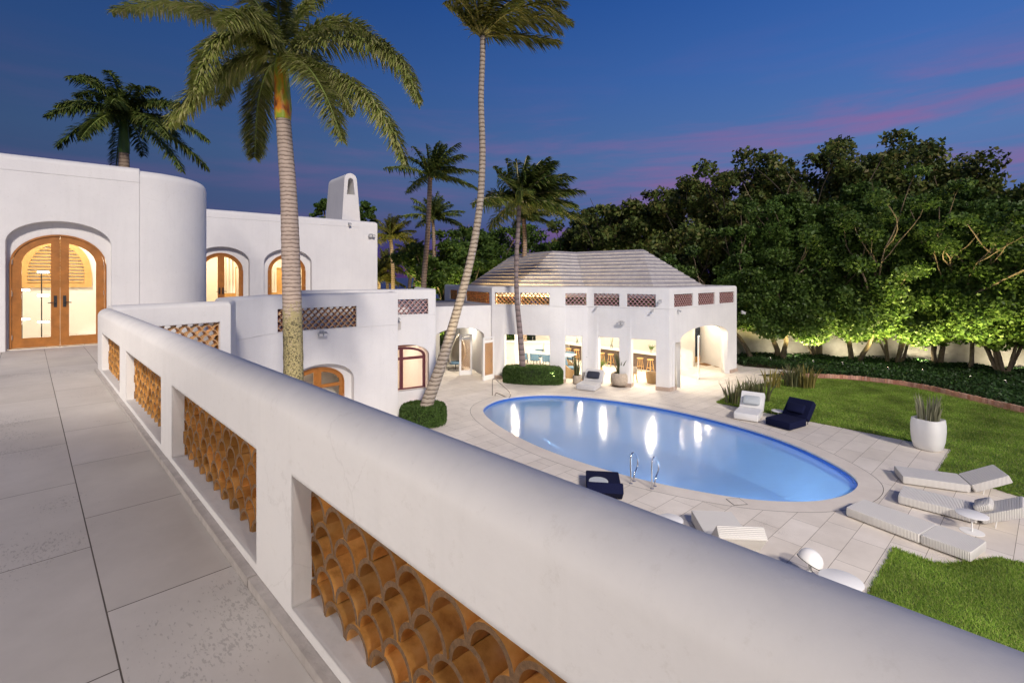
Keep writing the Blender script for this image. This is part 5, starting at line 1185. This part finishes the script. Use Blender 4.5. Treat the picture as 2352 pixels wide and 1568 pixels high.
gw = MB(); wall(gw, [tuple(p) for p in WL], 0, 1.85, .2, crown=.06); o = gw.build('garden_wall', prin('old_plaster', (.60, .56, .48), .9, col2=(.40, .36, .29), vscale=1.6, bump=.3, bscale=6), smooth=35)
tag(o, 'low pale garden wall behind the trees on the right', 'wall')
m_ = MB(); m_.box((27.4, 24.9, .55), (.9, .04, .06), R(-40)); 
# fallen leaves by the bed
P = RNG.normal((15.1, 25.6), (.7, .5), (160, 2)); o = leafcloud('fallen_leaves', np.stack([P[:, 0], P[:, 1], np.full(160, .02)], 1), .09, leaf_mat('dry_leaf', [(.25, .09, .03), (.35, .16, .06)], .1), up=3); o['kind'] = 'stuff'; tag(o, 'dry brown leaves scattered at the path end by the bed', 'fallen leaves')

# ================================================================ TREES
def limb(mb_, p, d, L_, r, depth, tips, bend=.25, up=.15):
    pts = [Vector(p)]; rad = [r]; d = Vector(d).normalized(); n = 5
    for k in range(n):
        d = (d+Vector((random.uniform(-bend, bend), random.uniform(-bend, bend), random.uniform(-bend*.5, bend*.5)+up*.3))).normalized()
        pts.append(pts[-1]+d*L_/n); rad.append(r*(1-.55*(k+1)/n))
    mb_.tube(pts, rad, 6 if depth else 8)
    if depth == 0: tips.append(pts[-1]); return
    for k in range(random.choice((2, 3, 3))):
        a = random.uniform(0, 6.283); sp = random.uniform(.45, .9); side = Vector((math.cos(a), math.sin(a), random.uniform(-.1, .5)))
        limb(mb_, pts[-1-(k % 2)], d+side*sp, L_*random.uniform(.62, .85), r*.5, depth-1, tips, bend, up)
def tree(name, x, y, top, rad, label, leafm=LEAF, nleaf=9000, size=.19, bottom=2.0, lean=(0, 0), trunks=1, cat='tree', group=None, bark=BARK, flat=1.0, tr=.16, hi=7, nb=46, low=.78):
    root = empty(name, (x, y, 0), label, cat, 0, group)
    m_ = MB(); tips = []
    if not hi: m_.tube([(x, y, 0), (x+.1, y, bottom*.5), (x, y, top-.6)], [.16, .12, .04], 7)
    for k in range(trunks if hi else 0):
        a = random.uniform(0, 6.28); d_ = Vector((math.cos(a)*.35+lean[0]*.2, math.sin(a)*.25+lean[1]*.2-.05, 1)); b = Vector((x+math.cos(a)*.25*(trunks > 1), y+math.sin(a)*.25*(trunks > 1), 0))
        limb(m_, b, d_, (bottom+1.6)*random.uniform(.9, 1.1), tr*random.uniform(.7, 1.2), 2 if trunks < 3 else 1, tips)
    # extra high limbs reaching into the crown
    for k in range(hi):
        a = random.uniform(0, 6.28); b = Vector((x, y, bottom+.5)); limb(m_, b, (math.cos(a)*.6+lean[0]*.6, math.sin(a)*.5, 1), (top-bottom)*random.uniform(.4, .65), tr*.45, 1, tips)
    m_.build('trunk', bark, root, smooth=60)
    H = top-bottom; cents = []
    for k in range(nb):
        u = random.random(); z = bottom+H*u; prof_ = math.sin(min(1, (u*.88+.12))*math.pi)**.55 if u > .5 else (low+(1-low)*u*2)
        a = random.uniform(0, 6.28); rr = rad*prof_*random.uniform(.45, 1.0)
        cents.append((x+rr*math.cos(a)+lean[0]*u*rad*.5, y+rr*math.sin(a)*flat, z, rad*random.uniform(.20, .40)*(1-.3*u)))
    for t in (tips if hi else []): cents.append((t.x, t.y, min(t.z, top), rad*.22))
    cents = np.array(cents); w_ = cents[:, 3]**2; idx = RNG.choice(len(cents), nleaf, p=w_/w_.sum())
    d_ = RNG.normal(size=(nleaf, 3)); d_ /= np.linalg.norm(d_, axis=1)[:, None]; rr = cents[idx, 3]*(RNG.random(nleaf)**.38)*RNG.choice((1, 1, 1.18), nleaf)
    P_ = cents[idx, :3]+d_*rr[:, None]*np.array((1, 1, .72)); P_ = P_[P_[:, 2] > bottom-.8]
    P_[:, 2] = np.minimum(P_[:, 2], top+RNG.normal(0, .12, len(P_)))
    leafcloud('crown', P_, size, leafm, root, up=.5); return root
def treepx(xp, Y, toppx, rad, label, **k):
    X = (xp-CX)/F*Y; top = CAMZ+(HY-toppx)/F*Y; return tree('sea_grape_tree', X, Y, top, rad, label, **k)
GB = 'tall trees beyond the garden wall'; GF = 'bushy trees along the garden wall'
back_t = [(1335, 42, 500, 3.2, 'small dark tree left of the pavilion ridge'), (1400, 39, 488, 3.2, 'dark tree rising behind the pavilion ridge'), (1475, 37, 468, 3.4, 'dark tree behind the right end of the pavilion ridge'), (1560, 36, 425, 3.6, 'dark domed tree above the pavilion right slope'), (1655, 35, 400, 3.6, 'dark broad tree between the domed tree and the wall trees'),
          (1745, 34, 405, 3.6, 'dark broad tree right of the pavilion, second in the skyline'), (1850, 33, 358, 3.9, 'tall tree left of the highest crown'), (1950, 32, 352, 4.0, 'tall tree just left of the skyline peak'), (2065, 31.5, 330, 4.2, 'highest tree crown of the skyline with bare limbs'), (2170, 31, 398, 3.6, 'tree just right of the skyline peak'),
          (2270, 30, 428, 3.4, 'lower dark tree in the dip of the skyline'), (2375, 28, 410, 3.6, 'olive-toned tree at the right frame edge')]
for i, (xp, Y, tp, rd, lb_) in enumerate(back_t): treepx(xp, Y, tp, rd, lb_, group=GB, nleaf=22000, size=.26, bottom=1.5, nb=70, lean=(.5, 0), bark=BARK if i in (8, 7, 11) else BARK_D)
front_t = [(1728, 29.3, 560, 2.0, 'slim tree beside the right end of the pavilion', 1), (1800, 28.6, 520, 2.3, 'leafy tree with a thick trunk behind the ground cover start', 2), (1885, 28.3, 500, 2.5, 'tree with a cluster of thin pale stems', 6), (1965, 28.0, 520, 2.4, 'leafy tree in the middle of the garden wall, left one', 2),
           (2050, 27.2, 500, 2.6, 'uplit multi-stemmed tree in the middle of the garden wall', 6), (2150, 26.4, 540, 2.4, 'tree leaning right with low uplit leaves', 2), (2225, 25.6, 520, 2.4, 'single dark-trunked leaning tree near the right edge', 1), (2305, 24.4, 500, 2.6, 'multi-stemmed uplit tree at the right edge', 6), (2400, 23.0, 520, 2.4, 'leafy tree cut by the right frame edge', 2)]
ftop = (530, 455, 540, 425, 470, 520, 440, 560, 500); fbot = (2.3, 1.8, 2.6, 1.9, 1.7, 2.3, 1.6, 2.5, 1.7)
for i, (xp, Y, tp, rd, lb_, nt_) in enumerate(front_t): treepx(xp, Y+(i%3)*.5, ftop[i], rd+.25*(i%2), lb_, group=GF, nleaf=46000, size=.165, bottom=fbot[i], nb=120, low=.95, trunks=nt_, leafm=LEAF2, tr=.15 if nt_ < 3 else .09, lean=(.2, 0))
# left middle distance
for xp, Y, tp, rd, lb_ in ((1020, 36, 560, 2.6, 'bright-lit leafy tree left of the tall leaning palm'), (1085, 40, 528, 3.4, 'dark leafy tree directly behind the tall leaning palm'), (1160, 41, 526, 3.2, 'dark leafy tree right of the tall leaning palm'), (1255, 46, 560, 3.0, 'dark low tree behind the left slope of the pavilion roof')):
    treepx(xp, Y, tp, rd, lb_, group='trees behind the pavilion left side', nleaf=20000, size=.22, bottom=.8, leafm=LEAF2)
q = G(1008, 800); tree('garden_shrub', -4.6, 30.2, 2.2, 1.0, 'green shrub seen through the left arch', leafm=HEDGE, nleaf=5000, size=.08, bottom=.2, cat='shrub', tr=.05)
tree('garden_shrub', -2.6, 31.5, 1.6, .9, 'low green shrub behind the hanging chair', leafm=HEDGE, nleaf=4000, size=.08, bottom=.2, cat='shrub', tr=.05)
tree('garden_shrub', -.6, 34.5, 2.6, 1.8, 'dark shrub behind the kitchen counter', leafm=LEAF2, nleaf=4000, size=.14, bottom=.2, cat='shrub', tr=.05)

# ================================================================ PALMS
def frond(V, P_, L_, n, droop, w, tw=.0, wind=Vector((0, 0, 0)), prof_=None, lift=.0, plume=.0):
    pts = catmull([Vector(p) for p in P_], 10, closed=False); m = len(pts)
    cum_ = [0]
    for i in range(1, m): cum_.append(cum_[-1]+(pts[i]-pts[i-1]).length)
    for k in range(n):
        t = (.07+.93*(k+random.random()*.6)/n); s = t*cum_[-1]; i = 1
        while i < m-1 and cum_[i] < s: i += 1
        f = (s-cum_[i-1])/max(1e-6, cum_[i]-cum_[i-1]); p = pts[i-1].lerp(pts[i], f); T = (pts[i]-pts[i-1]).normalized()
        up_ = Vector((0, 0, 1)); sd = T.cross(up_); sd = sd.normalized() if sd.length > .05 else Vector((1, 0, 0)); nn_ = sd.cross(T)
        Lk = L_*(prof_(t) if prof_ else (.35+.65*math.sin(math.pi*min(1, t*.9+.12))**.7)*random.uniform(.8, 1.1))
        for sg in (-1, 1):
            d = (sd*sg*(1+random.uniform(-.2, .2))+T*random.uniform(.45, .8)+nn_*(lift+random.uniform(-.25-plume, .35+plume))+wind).normalized()
            mid = p+d*Lk*.5+Vector((0, 0, -droop*Lk*.12)); tip = p+d*Lk*.92+Vector((0, 0, -droop*Lk*random.uniform(.4, .65)))+wind*Lk*.15
            ax_ = d.cross(Vector((random.uniform(-.4, .4), random.uniform(-.4, .4), 1))).normalized()*w*.5
            V += [p-ax_*.5, p+ax_*.5, mid+ax_, mid-ax_, mid-ax_, mid+ax_, tip+ax_*.15, tip-ax_*.15]
    return pts
def palm(name, trunk_pts, rads, fronds, label, L_=.5, n=90, droop=.8, w=.035, leafm=PALM, tm=TRUNK_C, rachis=None, cat='palm tree', group=None, wind=Vector((0, 0, 0)), shaft=None, seg=14, lift=0, plume=0.0):
    root = empty(name, tuple(trunk_pts[0]), label, cat, 0, group)
    tp = catmull([Vector(p) for p in trunk_pts], 10, closed=False); m = len(tp); rr = np.interp(np.linspace(0, 1, m), np.linspace(0, 1, len(rads)), rads)
    rr = [r*(1+.02*math.sin(i*2.7)) for i, r in enumerate(rr)]
    m_ = MB(); m_.tube(tp, rr, seg); m_.build('trunk', tm, root, smooth=60)
    if shaft: m_ = MB(); m_.tube(shaft[0], shaft[1], 14); m_.build('crownshaft', shaft[2], root, smooth=60)
    V = []; m_ = MB()
    for P_ in fronds:
        pts = frond(V, P_, L_, n, droop, w, wind=wind, lift=lift, plume=plume); k = len(pts); m_.tube(pts, [w*.85*(1-.85*i/k)+.004 for i in range(k)], 6)
    m_.build('frond_stalk', rachis or leaf_mat('frond_stalk', [(.22, .24, .06)], 0, .5), root, smooth=60)
    quads('frond', np.array([tuple(v) for v in V], dtype=np.float32), leafm, root, 4)
    return root
STALK = leaf_mat('green_stalk', [(.17, .22, .05)], 0, .5)
# foreground royal palm (crown at about 9.8 m from the camera)
Y0 = 9.8
def FP(*a): return [D(x, y, Y0+dy) for x, y, dy in a]
fr_ = [FP((650, 128, 0), (730, 92, -.3), (840, 92, -.5), (920, 140, -.6), (962, 232, -.7)),
       FP((650, 132, 0), (720, 150, -.5), (820, 200, -.9), (890, 280, -1.1), (930, 372, -1.2)),
       FP((650, 130, 0), (700, 150, -.8), (745, 215, -1.3), (785, 318, -1.5)),
       FP((640, 138, 0), (612, 165, .2), (592, 240, .4), (585, 362, .6)),
       FP((640, 130, 0), (560, 132, -.3), (470, 190, -.6), (384, 285, -.8)),
       FP((640, 126, 0), (560, 80, -.8), (490, 100, -1.3), (448, 210, -1.6)),
       FP((640, 118, 0), (520, 40, .3), (390, 5, .6), (255, 25, .8)),
       FP((645, 115, 0), (640, 40, -.3), (640, -40, -.8), (660, -110, -1.4)),
       FP((650, 115, 0), (690, 30, .4), (760, -40, .8), (860, -80, 1.2)),
       FP((640, 115, 0), (590, 10, .6), (520, -60, 1.2), (420, -100, 1.8)),
       FP((650, 122, 0), (740, 60, .6), (820, 60, 1.2), (900, 120, 1.8)),
       FP((650, 130, 0), (700, 130, .9), (770, 180, 1.6), (810, 260, 1.9)),
       FP((640, 130, 0), (590, 130, .9), (540, 160, 1.6), (500, 240, 2.0)),
       FP((645, 120, 0), (600, 60, -1.0), (560, 30, -1.6), (510, 50, -2.2))]
tp = [D(674, 1005, Y0+.1), D(674, 862, Y0+.1), D(671, 700, Y0+.05), D(667, 560, Y0), D(663, 450, Y0), D(656, 350, Y0), D(650, 262, Y0)]
tp[0].z = 0
palm('royal_palm', tp, [.24, .19, .18, .17, .155, .145, .135], fr_, 'large foreground royal palm with ringed trunk and orange-green crownshaft', L_=.44, n=420, droop=.7, w=.034, plume=.6, leafm=PALM, tm=TRUNK_R, rachis=STALK,
     shaft=([D(650, 275, Y0), D(650, 250, Y0), D(648, 200, Y0), D(646, 160, Y0), D(646, 138, Y0), D(645, 118, Y0)], [.15, .165, .145, .13, .115, .05], SHAFT), wind=Vector((-.15, .1, 0)))
# distant royal palm behind the house
Y1 = 22
def radial(xc, yc, Yc, Rr_, n, up=.45, drop=.7, windx=0, seed=1, el0=-25):
    rnd = random.Random(seed); out = []; c_ = D(xc, yc, Yc)
    for k in range(n):
        a = 2*math.pi*k*.381966+rnd.uniform(-.2, .2); el = R(el0+100*((k+.5)/n)**.9*up); Lk = Rr_*rnd.uniform(.85, 1.12)
        d = (Vector((math.cos(a)*math.cos(el), math.sin(a)*math.cos(el), math.sin(el)))+Vector((windx*.6, 0, 0))).normalized()
        P_ = [c_]
        for t in (.3, .6, .85, 1.0): P_.append(c_+d*Lk*t+Vector((windx*.3*t*t, 0, -drop*Lk*.62*t**2.3)))
        out.append(P_)
    return out
palm('royal_palm', [D(285, 520, Y1), D(285, 378, Y1), D(284, 345, Y1)], [.2, .2, .18], radial(284, 262, Y1, 3.1, 24, .95, .75, seed=3), 'dark royal palm rising behind the house roof at the left', L_=.55, n=150, droop=.8, w=.055, plume=.5, leafm=PALM_D, tm=TRUNK_D,
     shaft=([D(285, 352, Y1), D(285, 330, Y1), D(284, 290, Y1), D(284, 262, Y1)], [.21, .21, .17, .10], SHAFT_G), rachis=STALK)
# tall leaning coconut palm
Yc = 17.0
tp = [G(966, 975), D(985, 915, 16.9), D(1012, 840, 17), D(1045, 730, Yc), D(1080, 600, Yc), D(1101, 480, Yc), D(1108, 360, Yc), D(1105, 230, Yc), D(1108, 140, Yc), D(1109, 84, Yc)]
def windy(xc, yc, Yc_, Rr_, n, seed, sc=1.0):
    rnd = random.Random(seed); out = []; c_ = D(xc, yc, Yc_)
    for k in range(n):
        a = -math.pi*.62+math.pi*1.24*k/(n-1)+rnd.uniform(-.12, .12)     # fan mostly blown towards +X
        y_ = rnd.uniform(-.8, .8); up_ = math.cos(a*.8)*0
        dx, dz = math.cos(a*.78), math.sin(a*.95)
        d = Vector((dx*.8+.35, y_*.7, dz)).normalized(); Lk = Rr_*rnd.uniform(.85, 1.1)
        out.append([c_, c_+d*Lk*.35+Vector((0, 0, .10*Lk)), c_+d*Lk*.7+Vector((.12*Lk, 0, .02*Lk)), c_+d*Lk*.95+Vector((.25*Lk, 0, -.20*Lk))])
    return out
def cc_(*a): return [D(x, y, Yc+dy) for x, y, dy in a]
fr_ = [cc_((1112, 80, 0), (1170, 45, -.2), (1240, 38, -.3), (1312, 50, -.4)), cc_((1112, 84, 0), (1160, 78, .3), (1215, 85, .5), (1285, 95, .8)), cc_((1110, 78, 0), (1150, 20, .6), (1220, -10, 1), (1300, 10, 1.4)),
       cc_((1110, 76, 0), (1130, 10, -.5), (1180, -50, -.9), (1260, -60, -1.2)), cc_((1108, 76, 0), (1105, 0, .3), (1130, -80, .6), (1200, -130, .8)), cc_((1105, 78, 0), (1080, 30, -.2), (1045, -10, -.3), (1010, -30, -.3)),
       cc_((1104, 80, 0), (1075, 55, .4), (1045, 25, .6), (1020, 10, .8)), cc_((1110, 78, 0), (1165, 30, -.9), (1240, 10, -1.3), (1300, 45, -1.6)), cc_((1108, 76, 0), (1090, 0, -.6), (1085, -60, -1), (1120, -120, -1.2)), cc_((1110, 80, 0), (1150, 60, 1), (1220, 50, 1.5), (1290, 75, 1.8)),
       cc_((1108, 76, 0), (1140, -20, 1), (1200, -60, 1.4), (1270, -50, 1.7))]
palm('coconut_palm', tp, [.24, .22, .19, .155, .135, .12, .11, .10, .095, .10], fr_, 'very tall leaning coconut palm with pale scarred trunk crossing the sky', L_=.66, n=130, droop=.6, w=.055, plume=.35, leafm=PALM_Y, tm=TRUNK_C, rachis=leaf_mat('yellow_stalk', [(.4, .34, .1)], 0, .5), wind=Vector((.75, 0, -.1)))
# slender palm in front of the pavilion
Yp = 23.3
tp = [D(1201, 868, Yp), D(1200, 835, Yp), D(1194, 760, Yp), D(1187, 680, Yp), D(1186, 600, Yp), D(1190, 530, Yp), D(1193, 472, Yp)]; tp[0].z = 0
palm('coconut_palm', tp, [.17, .155, .13, .11, .105, .10, .095], radial(1197, 462, Yp, 2.75, 38, .95, .42, .62, 5, -8)+[[D(1195, 470, Yp), D(1170, 448, Yp), D(1145, 445, Yp), D(1122, 468, Yp)], [D(1195, 470, Yp), D(1180, 430, Yp), D(1168, 400, Yp), D(1165, 365, Yp)]],
     'slender windblown palm growing from the oval hedge before the pavilion', L_=.72, n=110, droop=.6, w=.07, plume=.4, leafm=PALM_D, tm=trunk_mat('slender_trunk', (.24, .19, .18), (.11, .09, .09), 1.2), wind=Vector((.8, 0, -.1)), rachis=leaf_mat('pale_stalk', [(.4, .36, .2)], 0, .5))
PG = 'palms beyond the left buildings'
def bgpalm(x, yb, yc, Y, r, n, seed, lab, leafm=PALM_D, Rr_=2.2, xt=None, wind=.4, ln=44):
    xt = xt if xt is not None else x; b = D(x, yb, Y); b.z = max(0, b.z)*0
    palm('coconut_palm', [b, D(x, yb, Y), D((x+xt)/2+2, (yb+yc)/2, Y), D(xt, yc, Y)], [r*1.3, r*1.1, r, r*.9], radial(xt, yc-2, Y, Rr_*1.15, n+8, .95, .45, wind*.6, seed, -6), lab, L_=.5, n=ln+26, droop=.8, w=.07, plume=.35, leafm=leafm, tm=TRUNK_D, group=PG, wind=Vector((wind, 0, -.1)), seg=8, rachis=STALK)
bgpalm(973, 662, 405, 27, .14, 16, 11, 'tall dark windblown palm left of the very tall leaning palm', Rr_=2.3, xt=988, wind=.8)
bgpalm(996, 640, 502, 36, .13, 16, 12, 'smaller dark palm just behind the tall dark windblown palm', Rr_=2.1, xt=994, wind=.3)
bgpalm(903, 665, 545, 36, .15, 15, 13, 'yellow-lit palm right beside the end of the house wall', PALM_Y, 1.9, 897, .3)
bgpalm(940, 668, 592, 40, .14, 15, 14, 'yellow-lit palm second from the house wall', PALM_Y, 1.9, 943, .2)
bgpalm(890, 670, 615, 42, .13, 13, 15, 'low dark palm behind the first yellow-lit palm', PALM_Y, 1.8, 884, .2)
bgpalm(952, 668, 600, 46, .13, 12, 16, 'small dim palm right of the yellow-lit pair', PALM_D, 2.0, 952, .2)
bgpalm(870, 670, 640, 38, .12, 12, 17, 'low palm fronds just above the wall beside the house corner', PALM_Y, 1.7, 868, .2)
bgpalm(1204, 620, 500, 31, .14, 12, 18, 'plain palm trunk and dim crown behind the slender palm', PALM_D, 1.6, 1203, .8)
treepx(745, 34, 458, .75, 'scrap of tree visible left of the chimney', nleaf=2200, size=.2, bottom=8.0, leafm=LEAF2, hi=0)
treepx(838, 35, 466, .9, 'scrap of tree visible right of the chimney', nleaf=2600, size=.2, bottom=8.0, leafm=LEAF2, hi=0)

# ================================================================ GARDEN UPLIGHTS
ug = (1, .84, .38)
def uplight(x, y, tx, ty, tz, e, lab, spot=80, col=None):
    root = empty('garden_spotlight', (x, y, 0), lab, 'spotlight', 0, 'garden uplights in the planting bed')
    m_ = MB(); m_.tube([(0, 0, 0), (0, 0, .30)], .012, 6); m_.build('spike', DARK, root, local=True)
    d = (Vector((tx, ty, tz))-Vector((x, y, .42))).normalized(); m_ = MB(); m_.tube([Vector((0, 0, .34))-d*.06, Vector((0, 0, .34))+d*.08], .045, 10); m_.build('lamp_head', DARK, root, local=True)
    m_ = MB(); m_.tube([Vector((0, 0, .34))+d*.081, Vector((0, 0, .34))+d*.086], .036, 10); m_.build('lens', GLOW, root, local=True)
    L0 = Vector((x, y, .34))+d*.14; lamp('SPOT', tuple(L0), e, (1, .90, .66) if spot > 140 else ug, .06, (tx, ty, tz), spot, .8)
lamp('SPOT', (1.9, 22.6, .35), 420, (1, .9, .7), .08, (.9, 23.3, 8.6), 50, .8)
places = [((1868, 845), 420, 'left of the pale-stemmed tree'), ((1935, 850), 420, 'below the middle trees, left'), ((2040, 862), 560, 'at the foot of the multi-stemmed middle tree'), ((2120, 868), 520, 'right of the multi-stemmed middle tree'), ((2230, 884), 480, 'below the leaning dark trunk'), ((2310, 895), 620, 'at the foot of the right-edge tree'), ((1770, 838), 260, 'beside the right end of the pavilion')]
for (px, e, lab) in places:
    q = G(*px); uplight(q.x, q.y, q.x+.3, q.y+1.6, 3.4, e*2.8, 'small garden spotlight in the bed '+lab, 105)
for (x, y, tx, ty) in ((16.6, 29.0, 17.2, 30.6), (19.6, 28.4, 20.2, 29.7), (22.6, 27.0, 23.2, 28.2), (25.4, 25.2, 26.4, 26.2), (27.6, 23.2, 28.8, 24.4)): uplight(x, y, tx, ty, 1.1, 120, 'washing the garden wall, '+{16.6: 'first from the pavilion', 19.6: 'second from the pavilion', 22.6: 'third from the pavilion', 25.4: 'fourth from the pavilion', 27.6: 'farthest right'}[x], 150)
q = G(1000, 735)
lamp('SPOT', (-5.2, 33.0, .5), 3600, ug, .08, (-5.3, 36, 4), 90, .8); lamp('SPOT', (-8.8, 33.5, .5), 3200, (1, .8, .35), .08, (-8.6, 37, 4.5), 90, .8); lamp('SPOT', (-6.8, 36.0, .5), 2600, (1, .8, .35), .08, (-7.5, 40, 4.5), 90, .8)
lamp('SPOT', (-3.6, 8.4, .4), 520, (1, .82, .55), .1, (-4.5, 9.8, 9.2), 62, .8); lamp('SPOT', (-2.4, 16.0, .4), 1500, (1, .82, .5), .1, (-1.2, 17, 13.5), 34, .8)
